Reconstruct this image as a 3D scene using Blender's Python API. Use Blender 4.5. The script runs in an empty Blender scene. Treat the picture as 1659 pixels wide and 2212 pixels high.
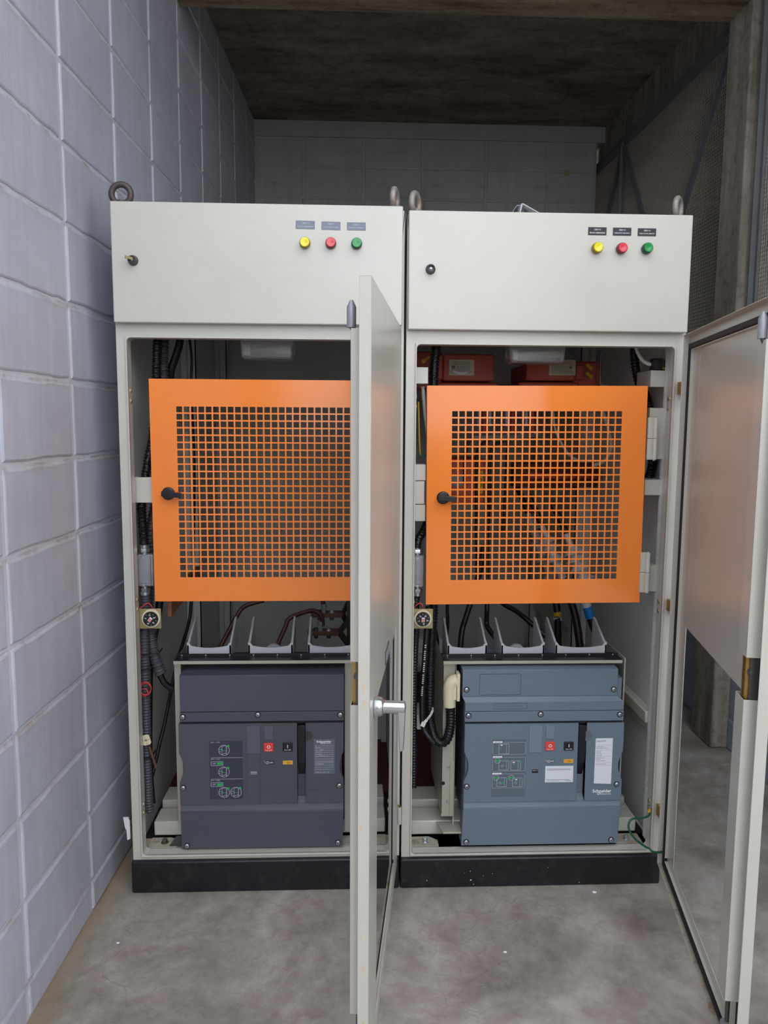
import bpy, bmesh, math, random
from mathutils import Vector, Matrix

random.seed(7)
scn = bpy.context.scene
COL = scn.collection
PI = math.pi

# ------------------------------------------------------------------ camera
CAM = Vector((0.641344, -2.185376, 1.401605))
RGT = Vector((0.99912308, -0.04135943, 0.00651752))
FWD = Vector((0.04183979, 0.99212971, -0.11801726))
UPV = Vector((-0.0015851, 0.11818646, 0.99299016))
FPX = 1690.35
cd = bpy.data.cameras.new('camera')
cam = bpy.data.objects.new('camera', cd)
COL.objects.link(cam)
cam.matrix_world = Matrix(((RGT.x, UPV.x, -FWD.x, CAM.x), (RGT.y, UPV.y, -FWD.y, CAM.y),
                           (RGT.z, UPV.z, -FWD.z, CAM.z), (0, 0, 0, 1)))
cd.sensor_fit = 'VERTICAL'
cd.sensor_height = 36.0
cd.lens = FPX / 2212 * 36.0
cd.clip_start = 0.02
cd.clip_end = 200
scn.camera = cam

# ------------------------------------------------------------------ light
w = bpy.data.worlds.new('overcast_sky')
scn.world = w
w.use_nodes = True
nt = w.node_tree
bg = nt.nodes['Background']
bg.inputs['Color'].default_value = (0.90, 0.95, 1.0, 1)
bg.inputs['Strength'].default_value = 1.35

scn.view_settings.view_transform = 'Standard'
scn.view_settings.look = 'None'
scn.view_settings.exposure = 1.30
scn.view_settings.gamma = 1.0
scn.view_settings.use_curve_mapping = False
scn.cycles.max_bounces = 8
scn.cycles.diffuse_bounces = 5
scn.cycles.glossy_bounces = 4

# ------------------------------------------------------------------ measuring from the camera
def ray(px, py):
    return (RGT * (px - 829.5) + FWD * FPX + UPV * (1106 - py))

def at(px, py, Y):
    d = ray(px, py)
    return CAM + d * ((Y - CAM.y) / d.y)

def atX(px, py, X):
    d = ray(px, py)
    return CAM + d * ((X - CAM.x) / d.x)

def atZ(px, py, Z):
    d = ray(px, py)
    return CAM + d * ((Z - CAM.z) / d.z)

def rect(x0, y0, x1, y1, Y):
    a, b, c, d = at(x0, y0, Y), at(x1, y0, Y), at(x0, y1, Y), at(x1, y1, Y)
    return ((a.x + c.x) / 2, (b.x + d.x) / 2, (c.z + d.z) / 2, (a.z + b.z) / 2)   # x0 x1 z0 z1

# ------------------------------------------------------------------ materials
def lin(c):
    c = c / 255.0
    return c / 12.92 if c <= 0.04045 else ((c + 0.055) / 1.055) ** 2.4

def srgb(r, g, b):
    return (lin(r), lin(g), lin(b), 1)

MATS = {}
def mat(name, col, rough=0.5, metal=0.0, var=0.0, vscale=6.0, bump=0.0, bscale=300.0, spec=0.5,
        dirt=None, dirt_amt=0.0, dirt_scale=4.0, coat=0.0, alpha=1.0, trans=0.0):
    m = bpy.data.materials.new(name)
    m.use_nodes = True
    nt = m.node_tree
    N, L = nt.nodes, nt.links
    b = N['Principled BSDF']
    b.inputs['Base Color'].default_value = col
    b.inputs['Roughness'].default_value = rough
    b.inputs['Metallic'].default_value = metal
    b.inputs['Specular IOR Level'].default_value = spec
    b.inputs['Coat Weight'].default_value = coat
    b.inputs['Coat Roughness'].default_value = 0.12
    b.inputs['Transmission Weight'].default_value = trans
    b.inputs['Alpha'].default_value = alpha
    tc = N.new('ShaderNodeTexCoord')
    src = None
    if var > 0:
        n = N.new('ShaderNodeTexNoise')
        n.inputs['Scale'].default_value = vscale
        n.inputs['Detail'].default_value = 6
        n.inputs['Roughness'].default_value = 0.6
        L.new(tc.outputs['Object'], n.inputs['Vector'])
        r = N.new('ShaderNodeMapRange')
        r.inputs['From Min'].default_value = 0.25
        r.inputs['From Max'].default_value = 0.75
        r.inputs['To Min'].default_value = 1 - var
        r.inputs['To Max'].default_value = 1 + var
        L.new(n.outputs['Fac'], r.inputs['Value'])
        mx = N.new('ShaderNodeVectorMath')
        mx.operation = 'SCALE'
        mx.inputs[0].default_value = col[:3]
        L.new(r.outputs['Result'], mx.inputs['Scale'])
        src = mx.outputs['Vector']
    if dirt is not None:
        n2 = N.new('ShaderNodeTexNoise')
        n2.inputs['Scale'].default_value = dirt_scale
        n2.inputs['Detail'].default_value = 9
        n2.inputs['Roughness'].default_value = 0.7
        L.new(tc.outputs['Object'], n2.inputs['Vector'])
        r2 = N.new('ShaderNodeMapRange')
        r2.inputs['From Min'].default_value = 0.5
        r2.inputs['From Max'].default_value = 0.72
        r2.inputs['To Max'].default_value = dirt_amt
        L.new(n2.outputs['Fac'], r2.inputs['Value'])
        mm = N.new('ShaderNodeMixRGB')
        mm.inputs['Color1'].default_value = col
        mm.inputs['Color2'].default_value = dirt
        L.new(r2.outputs['Result'], mm.inputs['Fac'])
        if src is not None:
            L.new(src, mm.inputs['Color1'])
        src = mm.outputs['Color']
    if src is not None:
        L.new(src, b.inputs['Base Color'])
    if bump > 0:
        n3 = N.new('ShaderNodeTexNoise')
        n3.inputs['Scale'].default_value = bscale
        n3.inputs['Detail'].default_value = 4
        L.new(tc.outputs['Object'], n3.inputs['Vector'])
        bp = N.new('ShaderNodeBump')
        bp.inputs['Strength'].default_value = bump
        bp.inputs['Distance'].default_value = 0.004
        L.new(n3.outputs['Fac'], bp.inputs['Height'])
        L.new(bp.outputs['Normal'], b.inputs['Normal'])
    MATS[name] = m
    return m

M_PAINT = mat('pebble_grey_enamel', srgb(194, 191, 181), 0.27, var=0.03, vscale=3.0, bump=0.05, bscale=420, spec=0.95, dirt=srgb(180, 174, 156), dirt_amt=0.35, dirt_scale=3.2)
M_PAINT_IN = mat('pebble_grey_enamel_inside', srgb(222, 224, 222), 0.42, var=0.04, vscale=5.0, dirt=srgb(150, 146, 138), dirt_amt=0.25)
M_SILL = mat('dusty_sill_paint', srgb(170, 162, 146), 0.7, var=0.14, vscale=12, dirt=srgb(98, 66, 42), dirt_amt=0.95, dirt_scale=22)
M_RUSTEDGE = mat('rust_bled_grey_paint', srgb(176, 168, 152), 0.6, var=0.1, vscale=20, dirt=srgb(110, 66, 38), dirt_amt=1.0, dirt_scale=26)
M_DUSTY = mat('dusty_galvanised_forging', srgb(156, 148, 142), 0.55, metal=0.35, var=0.15, vscale=40, dirt=srgb(128, 94, 74), dirt_amt=0.7, dirt_scale=38)
M_GALV = mat('zinc_plated_steel', srgb(182, 186, 190), 0.33, metal=0.85, var=0.12, vscale=30)
M_CASTALU = mat('cast_aluminium', srgb(150, 152, 158), 0.5, metal=0.45, var=0.12, vscale=25, bump=0.15, bscale=200)
M_BLACK = mat('black_plinth_paint', srgb(17, 18, 25), 0.42, var=0.15, vscale=5, bump=0.05, bscale=300, dirt=srgb(120, 118, 112), dirt_amt=0.10, dirt_scale=30)
M_ORANGE = mat('orange_gloss_enamel', srgb(246, 136, 56), 0.13, var=0.05, vscale=3, spec=0.5)
M_RUBBER = mat('black_rubber', srgb(26, 26, 30), 0.7)
M_CONDUIT = mat('black_corrugated_plastic', srgb(20, 20, 25), 0.32)
M_GREYCOND = mat('grey_corrugated_plastic', srgb(70, 71, 78), 0.4)
M_CABLE = mat('black_cable_sheath', srgb(19, 19, 22), 0.42)
M_DARKPL = mat('charcoal_breaker_plastic', srgb(76, 78, 89), 0.44, var=0.04, vscale=4, bump=0.03, bscale=500)
M_DARKTOP = mat('charcoal_breaker_plastic_smooth', srgb(74, 77, 88), 0.38, var=0.03, vscale=4)
M_BLUEPL = mat('slate_blue_breaker_plastic', srgb(104, 120, 134), 0.45, var=0.04, vscale=4, bump=0.03, bscale=500)
M_BLUERAIS = mat('slate_blue_raised_plastic', srgb(116, 131, 146), 0.42)
M_DARKRAIS = mat('charcoal_raised_plastic', srgb(88, 92, 104), 0.42)
M_BLKPL = mat('black_glossy_plastic', srgb(22, 23, 30), 0.35)
M_LTGREYPL = mat('light_grey_plastic', srgb(186, 188, 194), 0.45)
M_CRADLE = mat('beige_grey_cradle_steel', srgb(176, 172, 158), 0.38, metal=0.2, var=0.05)
M_RED = mat('red_push_button', srgb(226, 66, 62), 0.4)
M_WHITE = mat('white_print', srgb(235, 236, 238), 0.55)
M_LINE = mat('pale_print_lines', srgb(196, 200, 208), 0.55)
M_GREEN = mat('green_print', srgb(24, 176, 84), 0.55)
M_YEL = mat('amber_indicator', srgb(236, 170, 44), 0.4)
M_DECALD = mat('dark_violet_decal', srgb(56, 56, 72), 0.5)
M_DECALG = mat('grey_decal', srgb(92, 102, 116), 0.5)
M_PLATEG = mat('grey_name_plate', srgb(96, 104, 116), 0.45)
M_STICK = mat('white_sticker_paper', srgb(224, 226, 236), 0.6)
M_INK = mat('dark_ink', srgb(52, 54, 60), 0.6)
M_INKG = mat('grey_ink', srgb(128, 130, 138), 0.6)
M_LABELF = mat('faded_blue_grey_label', srgb(124, 130, 146), 0.5, var=0.08, vscale=60)
M_LABELB = mat('black_label', srgb(34, 34, 42), 0.45, var=0.08, vscale=60)
M_LENSY = mat('yellow_lens', srgb(236, 220, 24), 0.22, coat=0.5)
M_LENSR = mat('red_lens', srgb(222, 58, 74), 0.22, coat=0.5)
M_LENSG = mat('green_lens', srgb(14, 142, 66), 0.22, coat=0.5)
M_BEZY = mat('yellow_lamp_collar', srgb(150, 128, 16), 0.4)
M_BEZR = mat('red_lamp_collar', srgb(110, 22, 32), 0.4)
M_BEZG = mat('green_lamp_collar', srgb(12, 60, 36), 0.4)
M_RUSTY = mat('rusty_forged_steel', srgb(88, 82, 80), 0.55, metal=0.5, var=0.2, vscale=40, dirt=srgb(96, 58, 36), dirt_amt=0.8, dirt_scale=45)
M_BRASS = mat('yellow_passivated_zinc', srgb(176, 140, 72), 0.35, metal=0.8, var=0.15, vscale=40)
M_CHROME = mat('worn_chrome', srgb(196, 200, 204), 0.22, metal=0.9)
M_STEELD = mat('dark_steel', srgb(96, 96, 96), 0.4, metal=0.7)
M_GOLDPL = mat('olive_passivated_plate', srgb(164, 150, 108), 0.42, metal=0.5, var=0.1, vscale=30)
M_CREAM = mat('cream_plastic', srgb(218, 208, 178), 0.5, var=0.03)
M_DIAL = mat('black_dial', srgb(18, 20, 26), 0.35)
M_COPPER = mat('oxidised_copper', srgb(104, 72, 56), 0.45, metal=0.3, var=0.2, vscale=40)
M_BROWNBUS = mat('brown_sleeved_busbar', srgb(74, 40, 32), 0.45)
M_BOARD = mat('brown_laminate_board', srgb(150, 94, 62), 0.6, var=0.1, vscale=20)
M_REDOX = mat('red_oxide_epoxy', srgb(178, 74, 56), 0.5, var=0.12, vscale=8)
M_REDDK = mat('dark_red_oxide_floor_plate', srgb(88, 44, 34), 0.7, var=0.2, vscale=9)
M_PLATEY = mat('yellowed_rating_plate', srgb(196, 188, 158), 0.5, var=0.06, vscale=40)
M_YTAPE = mat('yellow_tape', srgb(214, 168, 30), 0.5)
M_RTAPE = mat('red_tape', srgb(196, 52, 36), 0.5)
M_BTAPE = mat('blue_tape', srgb(28, 128, 208), 0.5)
M_WHITEPL = mat('white_plastic', srgb(214, 214, 208), 0.5)
M_GREENW = mat('green_wire', srgb(14, 84, 54), 0.4)
M_REDW = mat('red_wire', srgb(206, 58, 66), 0.4)
M_TERM = mat('grey_silicone_rubber', srgb(206, 209, 218), 0.45)
M_LIGHTPL = mat('frosted_translucent_cover', srgb(226, 230, 236), 0.18, trans=0.85)
M_TUBE = mat('pale_lamp_tube', srgb(226, 220, 204), 0.4)
M_PAPER = mat('crumpled_white_paper', srgb(216, 216, 214), 0.7)
M_ANGLE = mat('fence_angle_iron', srgb(112, 112, 116), 0.5, metal=0.2, var=0.15, vscale=20)
M_WIRE = mat('fence_wire', srgb(156, 148, 138), 0.5, metal=0.3)
M_DARK = mat('dark_cavity', srgb(16, 16, 18), 0.8)
M_CHIP = mat('peeled_beige_primer', srgb(206, 182, 152), 0.7, var=0.1, vscale=60)

def noise_chain(N, L, vec, scale, detail=8, rough=0.65, dist=0.0):
    n = N.new('ShaderNodeTexNoise')
    n.inputs['Scale'].default_value = scale
    n.inputs['Detail'].default_value = detail
    n.inputs['Roughness'].default_value = rough
    n.inputs['Distortion'].default_value = dist
    L.new(vec, n.inputs['Vector'])
    return n.outputs['Fac']

def ramp(N, L, fac, stops):
    r = N.new('ShaderNodeValToRGB')
    el = r.color_ramp.elements
    while len(el) > len(stops):
        el.remove(el[-1])
    while len(el) < len(stops):
        el.new(0.5)
    for e, (p, c) in zip(el, stops):
        e.position = p
        e.color = c
    L.new(fac, r.inputs['Fac'])
    return r.outputs['Color']

def mixc(N, L, a, b, fac, mode='MIX'):
    m = N.new('ShaderNodeMixRGB')
    m.blend_type = mode
    for s, v in (('Color1', a), ('Color2', b), ('Fac', fac)):
        if isinstance(v, (int, float, tuple)):
            m.inputs[s].default_value = v
        else:
            L.new(v, m.inputs[s])
    return m.outputs['Color']

def blank(name, rough):
    m = bpy.data.materials.new(name)
    m.use_nodes = True
    N, L = m.node_tree.nodes, m.node_tree.links
    b = N['Principled BSDF']
    b.inputs['Roughness'].default_value = rough
    tc = N.new('ShaderNodeTexCoord')
    return m, N, L, b, tc.outputs['Object']

def bumpn(N, L, b, h, strength, dist):
    bp = N.new('ShaderNodeBump')
    bp.inputs['Strength'].default_value = strength
    bp.inputs['Distance'].default_value = dist
    L.new(h, bp.inputs['Height'])
    L.new(bp.outputs['Normal'], b.inputs['Normal'])

def stretch(N, L, vec, s):
    mp = N.new('ShaderNodeMapping')
    mp.inputs['Scale'].default_value = s
    L.new(vec, mp.inputs['Vector'])
    return mp.outputs['Vector']

def painted_block(name, base, rough=0.46):
    m, N, L, b, v = blank(name, rough)
    big = noise_chain(N, L, v, 2.2, 5)
    streak = noise_chain(N, L, stretch(N, L, v, (14, 14, 1.6)), 2.0, 6)
    c = ramp(N, L, big, [(0.3, tuple(x * 0.88 for x in base[:3]) + (1,)), (0.7, tuple(min(1, x * 1.08) for x in base[:3]) + (1,))])
    c2 = ramp(N, L, streak, [(0.35, (0.90, 0.90, 0.90, 1)), (0.7, (1.06, 1.06, 1.05, 1))])
    c = mixc(N, L, c, c2, 0.8, 'MULTIPLY')
    # brown dust caught in the bed joints
    sp = N.new('ShaderNodeSeparateXYZ')
    L.new(v, sp.inputs[0])
    md = N.new('ShaderNodeMath'); md.operation = 'MODULO'; md.inputs[1].default_value = 0.2
    ad = N.new('ShaderNodeMath'); ad.operation = 'ADD'; ad.inputs[1].default_value = 2.0 - 0.0935
    L.new(sp.outputs['Z'], ad.inputs[0])
    L.new(ad.outputs[0], md.inputs[0])
    mr = N.new('ShaderNodeMapRange')
    mr.inputs['From Min'].default_value = 0.176; mr.inputs['From Max'].default_value = 0.196
    L.new(md.outputs[0], mr.inputs['Value'])
    pat = noise_chain(N, L, v, 9.0, 8, 0.75)
    pr = N.new('ShaderNodeMapRange')
    pr.inputs['From Min'].default_value = 0.48; pr.inputs['From Max'].default_value = 0.7
    L.new(pat, pr.inputs['Value'])
    ml = N.new('ShaderNodeMath'); ml.operation = 'MULTIPLY'
    L.new(mr.outputs[0], ml.inputs[0]); L.new(pr.outputs[0], ml.inputs[1])
    c = mixc(N, L, c, srgb(150, 132, 112), ml.outputs[0])
    L.new(c, b.inputs['Base Color'])
    h = mixc(N, L, noise_chain(N, L, v, 90, 6, 0.6), noise_chain(N, L, stretch(N, L, v, (3, 3, 1)), 26, 4), 0.5)
    h = mixc(N, L, h, noise_chain(N, L, v, 210, 5, 0.7), 0.35)
    bumpn(N, L, b, h, 0.6, 0.0045)
    return m

M_BLOCK = painted_block('grey_painted_concrete_block', srgb(188, 190, 203))
M_MORTAR = painted_block('grey_mortar_lit_tone', srgb(206, 208, 219))  # paler than the blocks: light caught by the smooth joints, put into the colour
M_BLOCKB = painted_block('dusty_grey_painted_block', srgb(172, 171, 166))
M_BLOCKBLUE = painted_block('blue_grey_painted_block', srgb(158, 164, 186))

def floor_mat():
    m, N, L, b, v = blank('worn_screed', 0.62)
    big = noise_chain(N, L, v, 3.2, 10, 0.68, 0.15)
    c = ramp(N, L, big, [(0.32, srgb(112, 103, 95)), (0.5, srgb(154, 146, 138)), (0.66, srgb(184, 178, 171))])
    br = noise_chain(N, L, v, 3.0, 10, 0.72, 0.25)
    mr = N.new('ShaderNodeMapRange'); mr.inputs['From Min'].default_value = 0.50; mr.inputs['From Max'].default_value = 0.72; mr.inputs['To Max'].default_value = 0.75
    L.new(br, mr.inputs['Value'])
    c = mixc(N, L, c, srgb(124, 104, 92), mr.outputs[0])
    # hairline crazing
    vo = N.new('ShaderNodeTexVoronoi'); vo.feature = 'DISTANCE_TO_EDGE'; vo.inputs['Scale'].default_value = 16
    wv = mixc(N, L, v, noise_chain(N, L, v, 5, 4), 0.08)
    L.new(wv, vo.inputs['Vector'])
    cr = N.new('ShaderNodeMapRange'); cr.inputs['From Min'].default_value = 0.0; cr.inputs['From Max'].default_value = 0.02; cr.inputs['To Min'].default_value = 1; cr.inputs['To Max'].default_value = 0
    L.new(vo.outputs['Distance'], cr.inputs['Value'])
    mk = noise_chain(N, L, v, 1.4, 4)
    mkr = N.new('ShaderNodeMapRange'); mkr.inputs['From Min'].default_value = 0.5; mkr.inputs['From Max'].default_value = 0.66; mkr.inputs['To Max'].default_value = 0.4
    L.new(mk, mkr.inputs['Value'])
    ml = N.new('ShaderNodeMath'); ml.operation = 'MULTIPLY'
    L.new(cr.outputs[0], ml.inputs[0]); L.new(mkr.outputs[0], ml.inputs[1])
    c = mixc(N, L, c, srgb(72, 66, 62), ml.outputs[0])
    # pale scuffs
    sc = noise_chain(N, L, v, 7.5, 10, 0.78, 0.4)
    sr = N.new('ShaderNodeMapRange'); sr.inputs['From Min'].default_value = 0.62; sr.inputs['From Max'].default_value = 0.75; sr.inputs['To Max'].default_value = 0.6
    L.new(sc, sr.inputs['Value'])
    c = mixc(N, L, c, srgb(206, 203, 200), sr.outputs[0])
    fine = ramp(N, L, noise_chain(N, L, v, 60, 6, 0.7), [(0.3, (0.90, 0.90, 0.90, 1)), (0.7, (1.05, 1.05, 1.05, 1))])
    c = mixc(N, L, c, fine, 1.0, 'MULTIPLY')
    # brown dust swept against the foot of the left wall
    dp = N.new('ShaderNodeVectorMath'); dp.operation = 'DOT_PRODUCT'
    dp.inputs[1].default_value = (0.99925, -0.03884, 0.0)
    L.new(v, dp.inputs[0])
    dn = N.new('ShaderNodeMath'); dn.operation = 'SUBTRACT'; dn.inputs[1].default_value = 0.0
    wn = N.new('ShaderNodeMath'); wn.operation = 'MULTIPLY'; wn.inputs[1].default_value = 0.16
    L.new(noise_chain(N, L, v, 7, 8, 0.7), wn.inputs[0])
    L.new(dp.outputs['Value'], dn.inputs[0]); L.new(wn.outputs[0], dn.inputs[1])
    dr = N.new('ShaderNodeMapRange'); dr.inputs['From Min'].default_value = -0.175; dr.inputs['From Max'].default_value = -0.10
    dr.inputs['To Min'].default_value = 0.85; dr.inputs['To Max'].default_value = 0.0
    L.new(dn.outputs[0], dr.inputs['Value'])
    c = mixc(N, L, c, srgb(150, 126, 100), dr.outputs[0])
    L.new(c, b.inputs['Base Color'])
    bumpn(N, L, b, noise_chain(N, L, v, 40, 6), 0.12, 0.004)
    return m

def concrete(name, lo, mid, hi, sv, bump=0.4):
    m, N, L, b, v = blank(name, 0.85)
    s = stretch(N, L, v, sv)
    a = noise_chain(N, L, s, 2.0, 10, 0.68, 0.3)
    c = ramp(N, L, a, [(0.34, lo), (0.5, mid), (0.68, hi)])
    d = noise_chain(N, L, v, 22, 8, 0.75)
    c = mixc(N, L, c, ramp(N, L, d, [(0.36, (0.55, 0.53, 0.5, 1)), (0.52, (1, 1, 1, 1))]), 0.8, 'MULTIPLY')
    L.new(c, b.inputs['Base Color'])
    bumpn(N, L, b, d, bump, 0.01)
    return m

M_FLOOR = floor_mat()
M_SLAB = concrete('mottled_slab_soffit', srgb(82, 72, 62), srgb(122, 110, 98), srgb(150, 140, 126), (1.0, 2.6, 1))  # mottled dark to pale brown
M_BEAM = concrete('board_marked_beam', srgb(96, 78, 60), srgb(138, 120, 97), srgb(168, 151, 126), (0.7, 6, 6))
M_PILLAR = concrete('board_marked_pillar', srgb(104, 96, 85), srgb(138, 129, 117), srgb(164, 155, 142), (6, 6, 0.7))
M_YARD = concrete('pale_yard_concrete', srgb(120, 116, 110), srgb(150, 146, 140), srgb(172, 168, 162), (1, 1, 1), 0.1)
M_FARWALL = concrete('shade_darkened_render', srgb(30, 26, 23), srgb(38, 33, 29), srgb(48, 42, 36), (1, 1, 1), 0.1)  # very dark: the shade of the unlit next bay is put into the colour

# ------------------------------------------------------------------ mesh building
class MB:
    def __init__(self):
        self.v, self.f, self.m, self.mats = [], [], [], []

    def mi(self, m):
        if m not in self.mats:
            self.mats.append(m)
        return self.mats.index(m)

    def add(self, vs, fs, m):
        o = len(self.v)
        self.v += [tuple(x) for x in vs]
        k = self.mi(m)
        for f in fs:
            self.f.append([o + i for i in f])
            self.m.append(k)

    def box(self, x0, x1, y0, y1, z0, z1, m):
        if x1 < x0: x0, x1 = x1, x0
        if y1 < y0: y0, y1 = y1, y0
        if z1 < z0: z0, z1 = z1, z0
        self.hexa([(x0, y0, z0), (x1, y0, z0), (x1, y1, z0), (x0, y1, z0),
                   (x0, y0, z1), (x1, y0, z1), (x1, y1, z1), (x0, y1, z1)], m)

    def hexa(self, p, m):
        self.add(p, [(0, 3, 2, 1), (4, 5, 6, 7), (0, 1, 5, 4), (1, 2, 6, 5), (2, 3, 7, 6), (3, 0, 4, 7)], m)

    def bar(self, a, b, wdt, hgt, m, up=(0, 0, 1)):
        a, b = Vector(a), Vector(b)
        d = (b - a).normalized()
        s = d.cross(Vector(up))
        if s.length < 1e-4:
            s = d.cross(Vector((1, 0, 0)))
        s.normalize()
        u = s.cross(d)
        s, u = s * wdt / 2, u * hgt / 2
        self.hexa([a - s - u, a + s - u, b + s - u, b - s - u, a - s + u, a + s + u, b + s + u, b - s + u], m)

    def prism(self, poly, axis, d0, d1, m):
        """poly of 2-D points extruded along an axis: 'y' takes (x, z), 'x' takes (y, z), 'z' takes (x, y)"""
        def P(p, d):
            return {'y': (p[0], d, p[1]), 'x': (d, p[0], p[1]), 'z': (p[0], p[1], d)}[axis]
        n = len(poly)
        vs = [P(p, d0) for p in poly] + [P(p, d1) for p in poly]
        fs = [list(range(n)), list(range(2 * n - 1, n - 1, -1))]
        fs += [(i, i + n, (i + 1) % n + n, (i + 1) % n) for i in range(n)]
        self.add(vs, fs, m)

    def rings(self, ring_list, m, close=True, cap=True):
        n = len(ring_list[0])
        vs = [p for r in ring_list for p in r]
        fs = []
        for k in range(len(ring_list) - 1):
            for i in range(n):
                j = (i + 1) % n
                fs.append((k * n + i, k * n + j, (k + 1) * n + j, (k + 1) * n + i))
        if cap:
            fs.append(list(range(n - 1, -1, -1)))
            fs.append([(len(ring_list) - 1) * n + i for i in range(n)])
        self.add(vs, fs, m)

    def lathe(self, origin, axis, prof, m, n=24):
        """prof: list of (distance along the axis, radius)"""
        o, a = Vector(origin), Vector(axis).normalized()
        s = a.cross(Vector((0, 0, 1)))
        if s.length < 1e-3:
            s = Vector((1, 0, 0))
        s.normalize()
        t = a.cross(s)
        self.rings([[o + a * d + (s * math.cos(2 * PI * i / n) + t * math.sin(2 * PI * i / n)) * max(r, 1e-5) for i in range(n)]
                    for d, r in prof], m)

    def cyl(self, a, b, r, m, n=16):
        a, b = Vector(a), Vector(b)
        self.lathe(a, b - a, [(0, r), ((b - a).length, r)], m, n)

    def tube(self, pts, r, m, n=10, rib=0.0, pitch=0.008, step=None, wrap=None):
        """a tube through the points (smoothed); rib > 0 gives corrugation"""
        pts = spline([Vector(p) for p in pts])
        L = [0.0]
        for a, b in zip(pts, pts[1:]):
            L.append(L[-1] + (b - a).length)
        tot = L[-1]
        st = step or (pitch / 4 if rib else max(0.006, r))
        k = max(2, int(tot / st))
        rings = []
        prev = None
        j = 0
        for i in range(k + 1):
            s = tot * i / k
            while j < len(L) - 2 and L[j + 1] < s:
                j += 1
            t = (s - L[j]) / max(1e-9, L[j + 1] - L[j])
            p = pts[j].lerp(pts[j + 1], t)
            d = (pts[j + 1] - pts[j]).normalized()
            if prev is None:
                prev = d.orthogonal().normalized()
            prev = (prev - d * prev.dot(d)).normalized()
            q = d.cross(prev)
            rr = r * (1 + (rib * (1 if (i % 4) < 2 else -1) if rib else 0))
            rings.append([p + (prev * math.cos(2 * PI * a / n) + q * math.sin(2 * PI * a / n)) * rr for a in range(n)])
        self.rings(rings, m)

    def torus(self, c, axis, R, r, m, n=32, k=12, a0=0, a1=2 * PI):
        c, a = Vector(c), Vector(axis).normalized()
        s = a.orthogonal().normalized()
        t = a.cross(s)
        rings = []
        for i in range(n + 1):
            th = a0 + (a1 - a0) * i / n
            d = s * math.cos(th) + t * math.sin(th)
            rings.append([c + d * (R + r * math.cos(2 * PI * j / k)) + a * r * math.sin(2 * PI * j / k) for j in range(k)])
        self.rings(rings, m, cap=False)

    def sphere(self, c, r, m, sx=1, sy=1, sz=1, n=12):
        c = Vector(c)
        rings = []
        for i in range(n + 1):
            th = PI * i / n
            rr = max(1e-5, math.sin(th)) * r
            rings.append([c + Vector((rr * math.cos(2 * PI * j / (2 * n)) * sx, rr * math.sin(2 * PI * j / (2 * n)) * sy, -math.cos(th) * r * sz)) for j in range(2 * n)])
        self.rings(rings, m)

    def text(self, s, c, U, V, m, width=None, height=None, bold=0.0, align='CENTER'):
        """flat lettering centred on c (or starting there), running along U with V upwards"""
        vs, fs = glyphs(s, bold)
        xs = [p[0] for p in vs]; ys = [p[1] for p in vs]
        x0, x1, y0, y1 = min(xs), max(xs), min(ys), max(ys)
        kx = width / (x1 - x0) if width else None
        ky = height / (y1 - y0) if height else None
        kx = kx or ky
        ky = ky or kx
        ox = (x0 + x1) / 2 if align == 'CENTER' else x0
        oy = (y0 + y1) / 2
        c, U, V = Vector(c), Vector(U), Vector(V)
        self.add([c + U * ((p[0] - ox) * kx) + V * ((p[1] - oy) * ky) for p in vs], fs, m)

    def build(self, name, parent=None, bevel=0.0, seg=2, smooth=35, label=None):
        me = bpy.data.meshes.new(name)
        me.from_pydata(self.v, [], self.f)
        for mt in self.mats:
            me.materials.append(mt)
        me.polygons.foreach_set('material_index', self.m)
        bm = bmesh.new()
        bm.from_mesh(me)
        bmesh.ops.recalc_face_normals(bm, faces=bm.faces)
        bm.to_mesh(me)
        bm.free()
        me.polygons.foreach_set('use_smooth', [True] * len(me.polygons))
        me.set_sharp_from_angle(angle=math.radians(smooth))
        me.update()
        o = bpy.data.objects.new(name, me)
        COL.objects.link(o)
        if parent is not None:
            o.parent = parent
            o.matrix_parent_inverse = Matrix.Translation(parent_loc(parent)).inverted()
        if bevel > 0:
            b = o.modifiers.new('edge', 'BEVEL')
            b.width = bevel
            b.segments = seg
            b.limit_method = 'ANGLE'
            b.angle_limit = math.radians(40)
            b.harden_normals = False
        if label:
            o['label'] = label
        return o

def parent_loc(p):
    # parts keep world coordinates: only the thing's Empty carries an offset
    return p.location.copy() if p.type == 'EMPTY' else Vector((0, 0, 0))

def spline(P, sub=8):
    if len(P) < 3:
        return P
    out = []
    for i in range(len(P) - 1):
        p0 = P[max(0, i - 1)]; p1 = P[i]; p2 = P[i + 1]; p3 = P[min(len(P) - 1, i + 2)]
        for k in range(sub):
            t = k / sub
            out.append(0.5 * ((2 * p1) + (p2 - p0) * t + (2 * p0 - 5 * p1 + 4 * p2 - p3) * t * t + (3 * p1 - p0 - 3 * p2 + p3) * t ** 3))
    out.append(P[-1])
    return out

GLYPH = {}
def glyphs(s, bold):
    key = (s, bold)
    if key not in GLYPH:
        cu = bpy.data.curves.new('lettering', 'FONT')
        cu.body = s
        cu.resolution_u = 2
        cu.offset = bold
        o = bpy.data.objects.new('lettering', cu)
        COL.objects.link(o)
        dg = bpy.context.evaluated_depsgraph_get()
        dg.update()
        me = bpy.data.meshes.new_from_object(o.evaluated_get(dg))
        GLYPH[key] = ([tuple(v.co) for v in me.vertices], [tuple(p.vertices) for p in me.polygons])
        bpy.data.objects.remove(o)
        bpy.data.curves.remove(cu)
        bpy.data.meshes.remove(me)
    return GLYPH[key]

def thing(name, label, cat, loc, group=None):
    o = bpy.data.objects.new(name, None)
    o.empty_display_size = 0.05
    COL.objects.link(o)
    o.location = loc
    o['label'] = label
    o['category'] = cat
    if group:
        o['group'] = group
    return o

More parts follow.
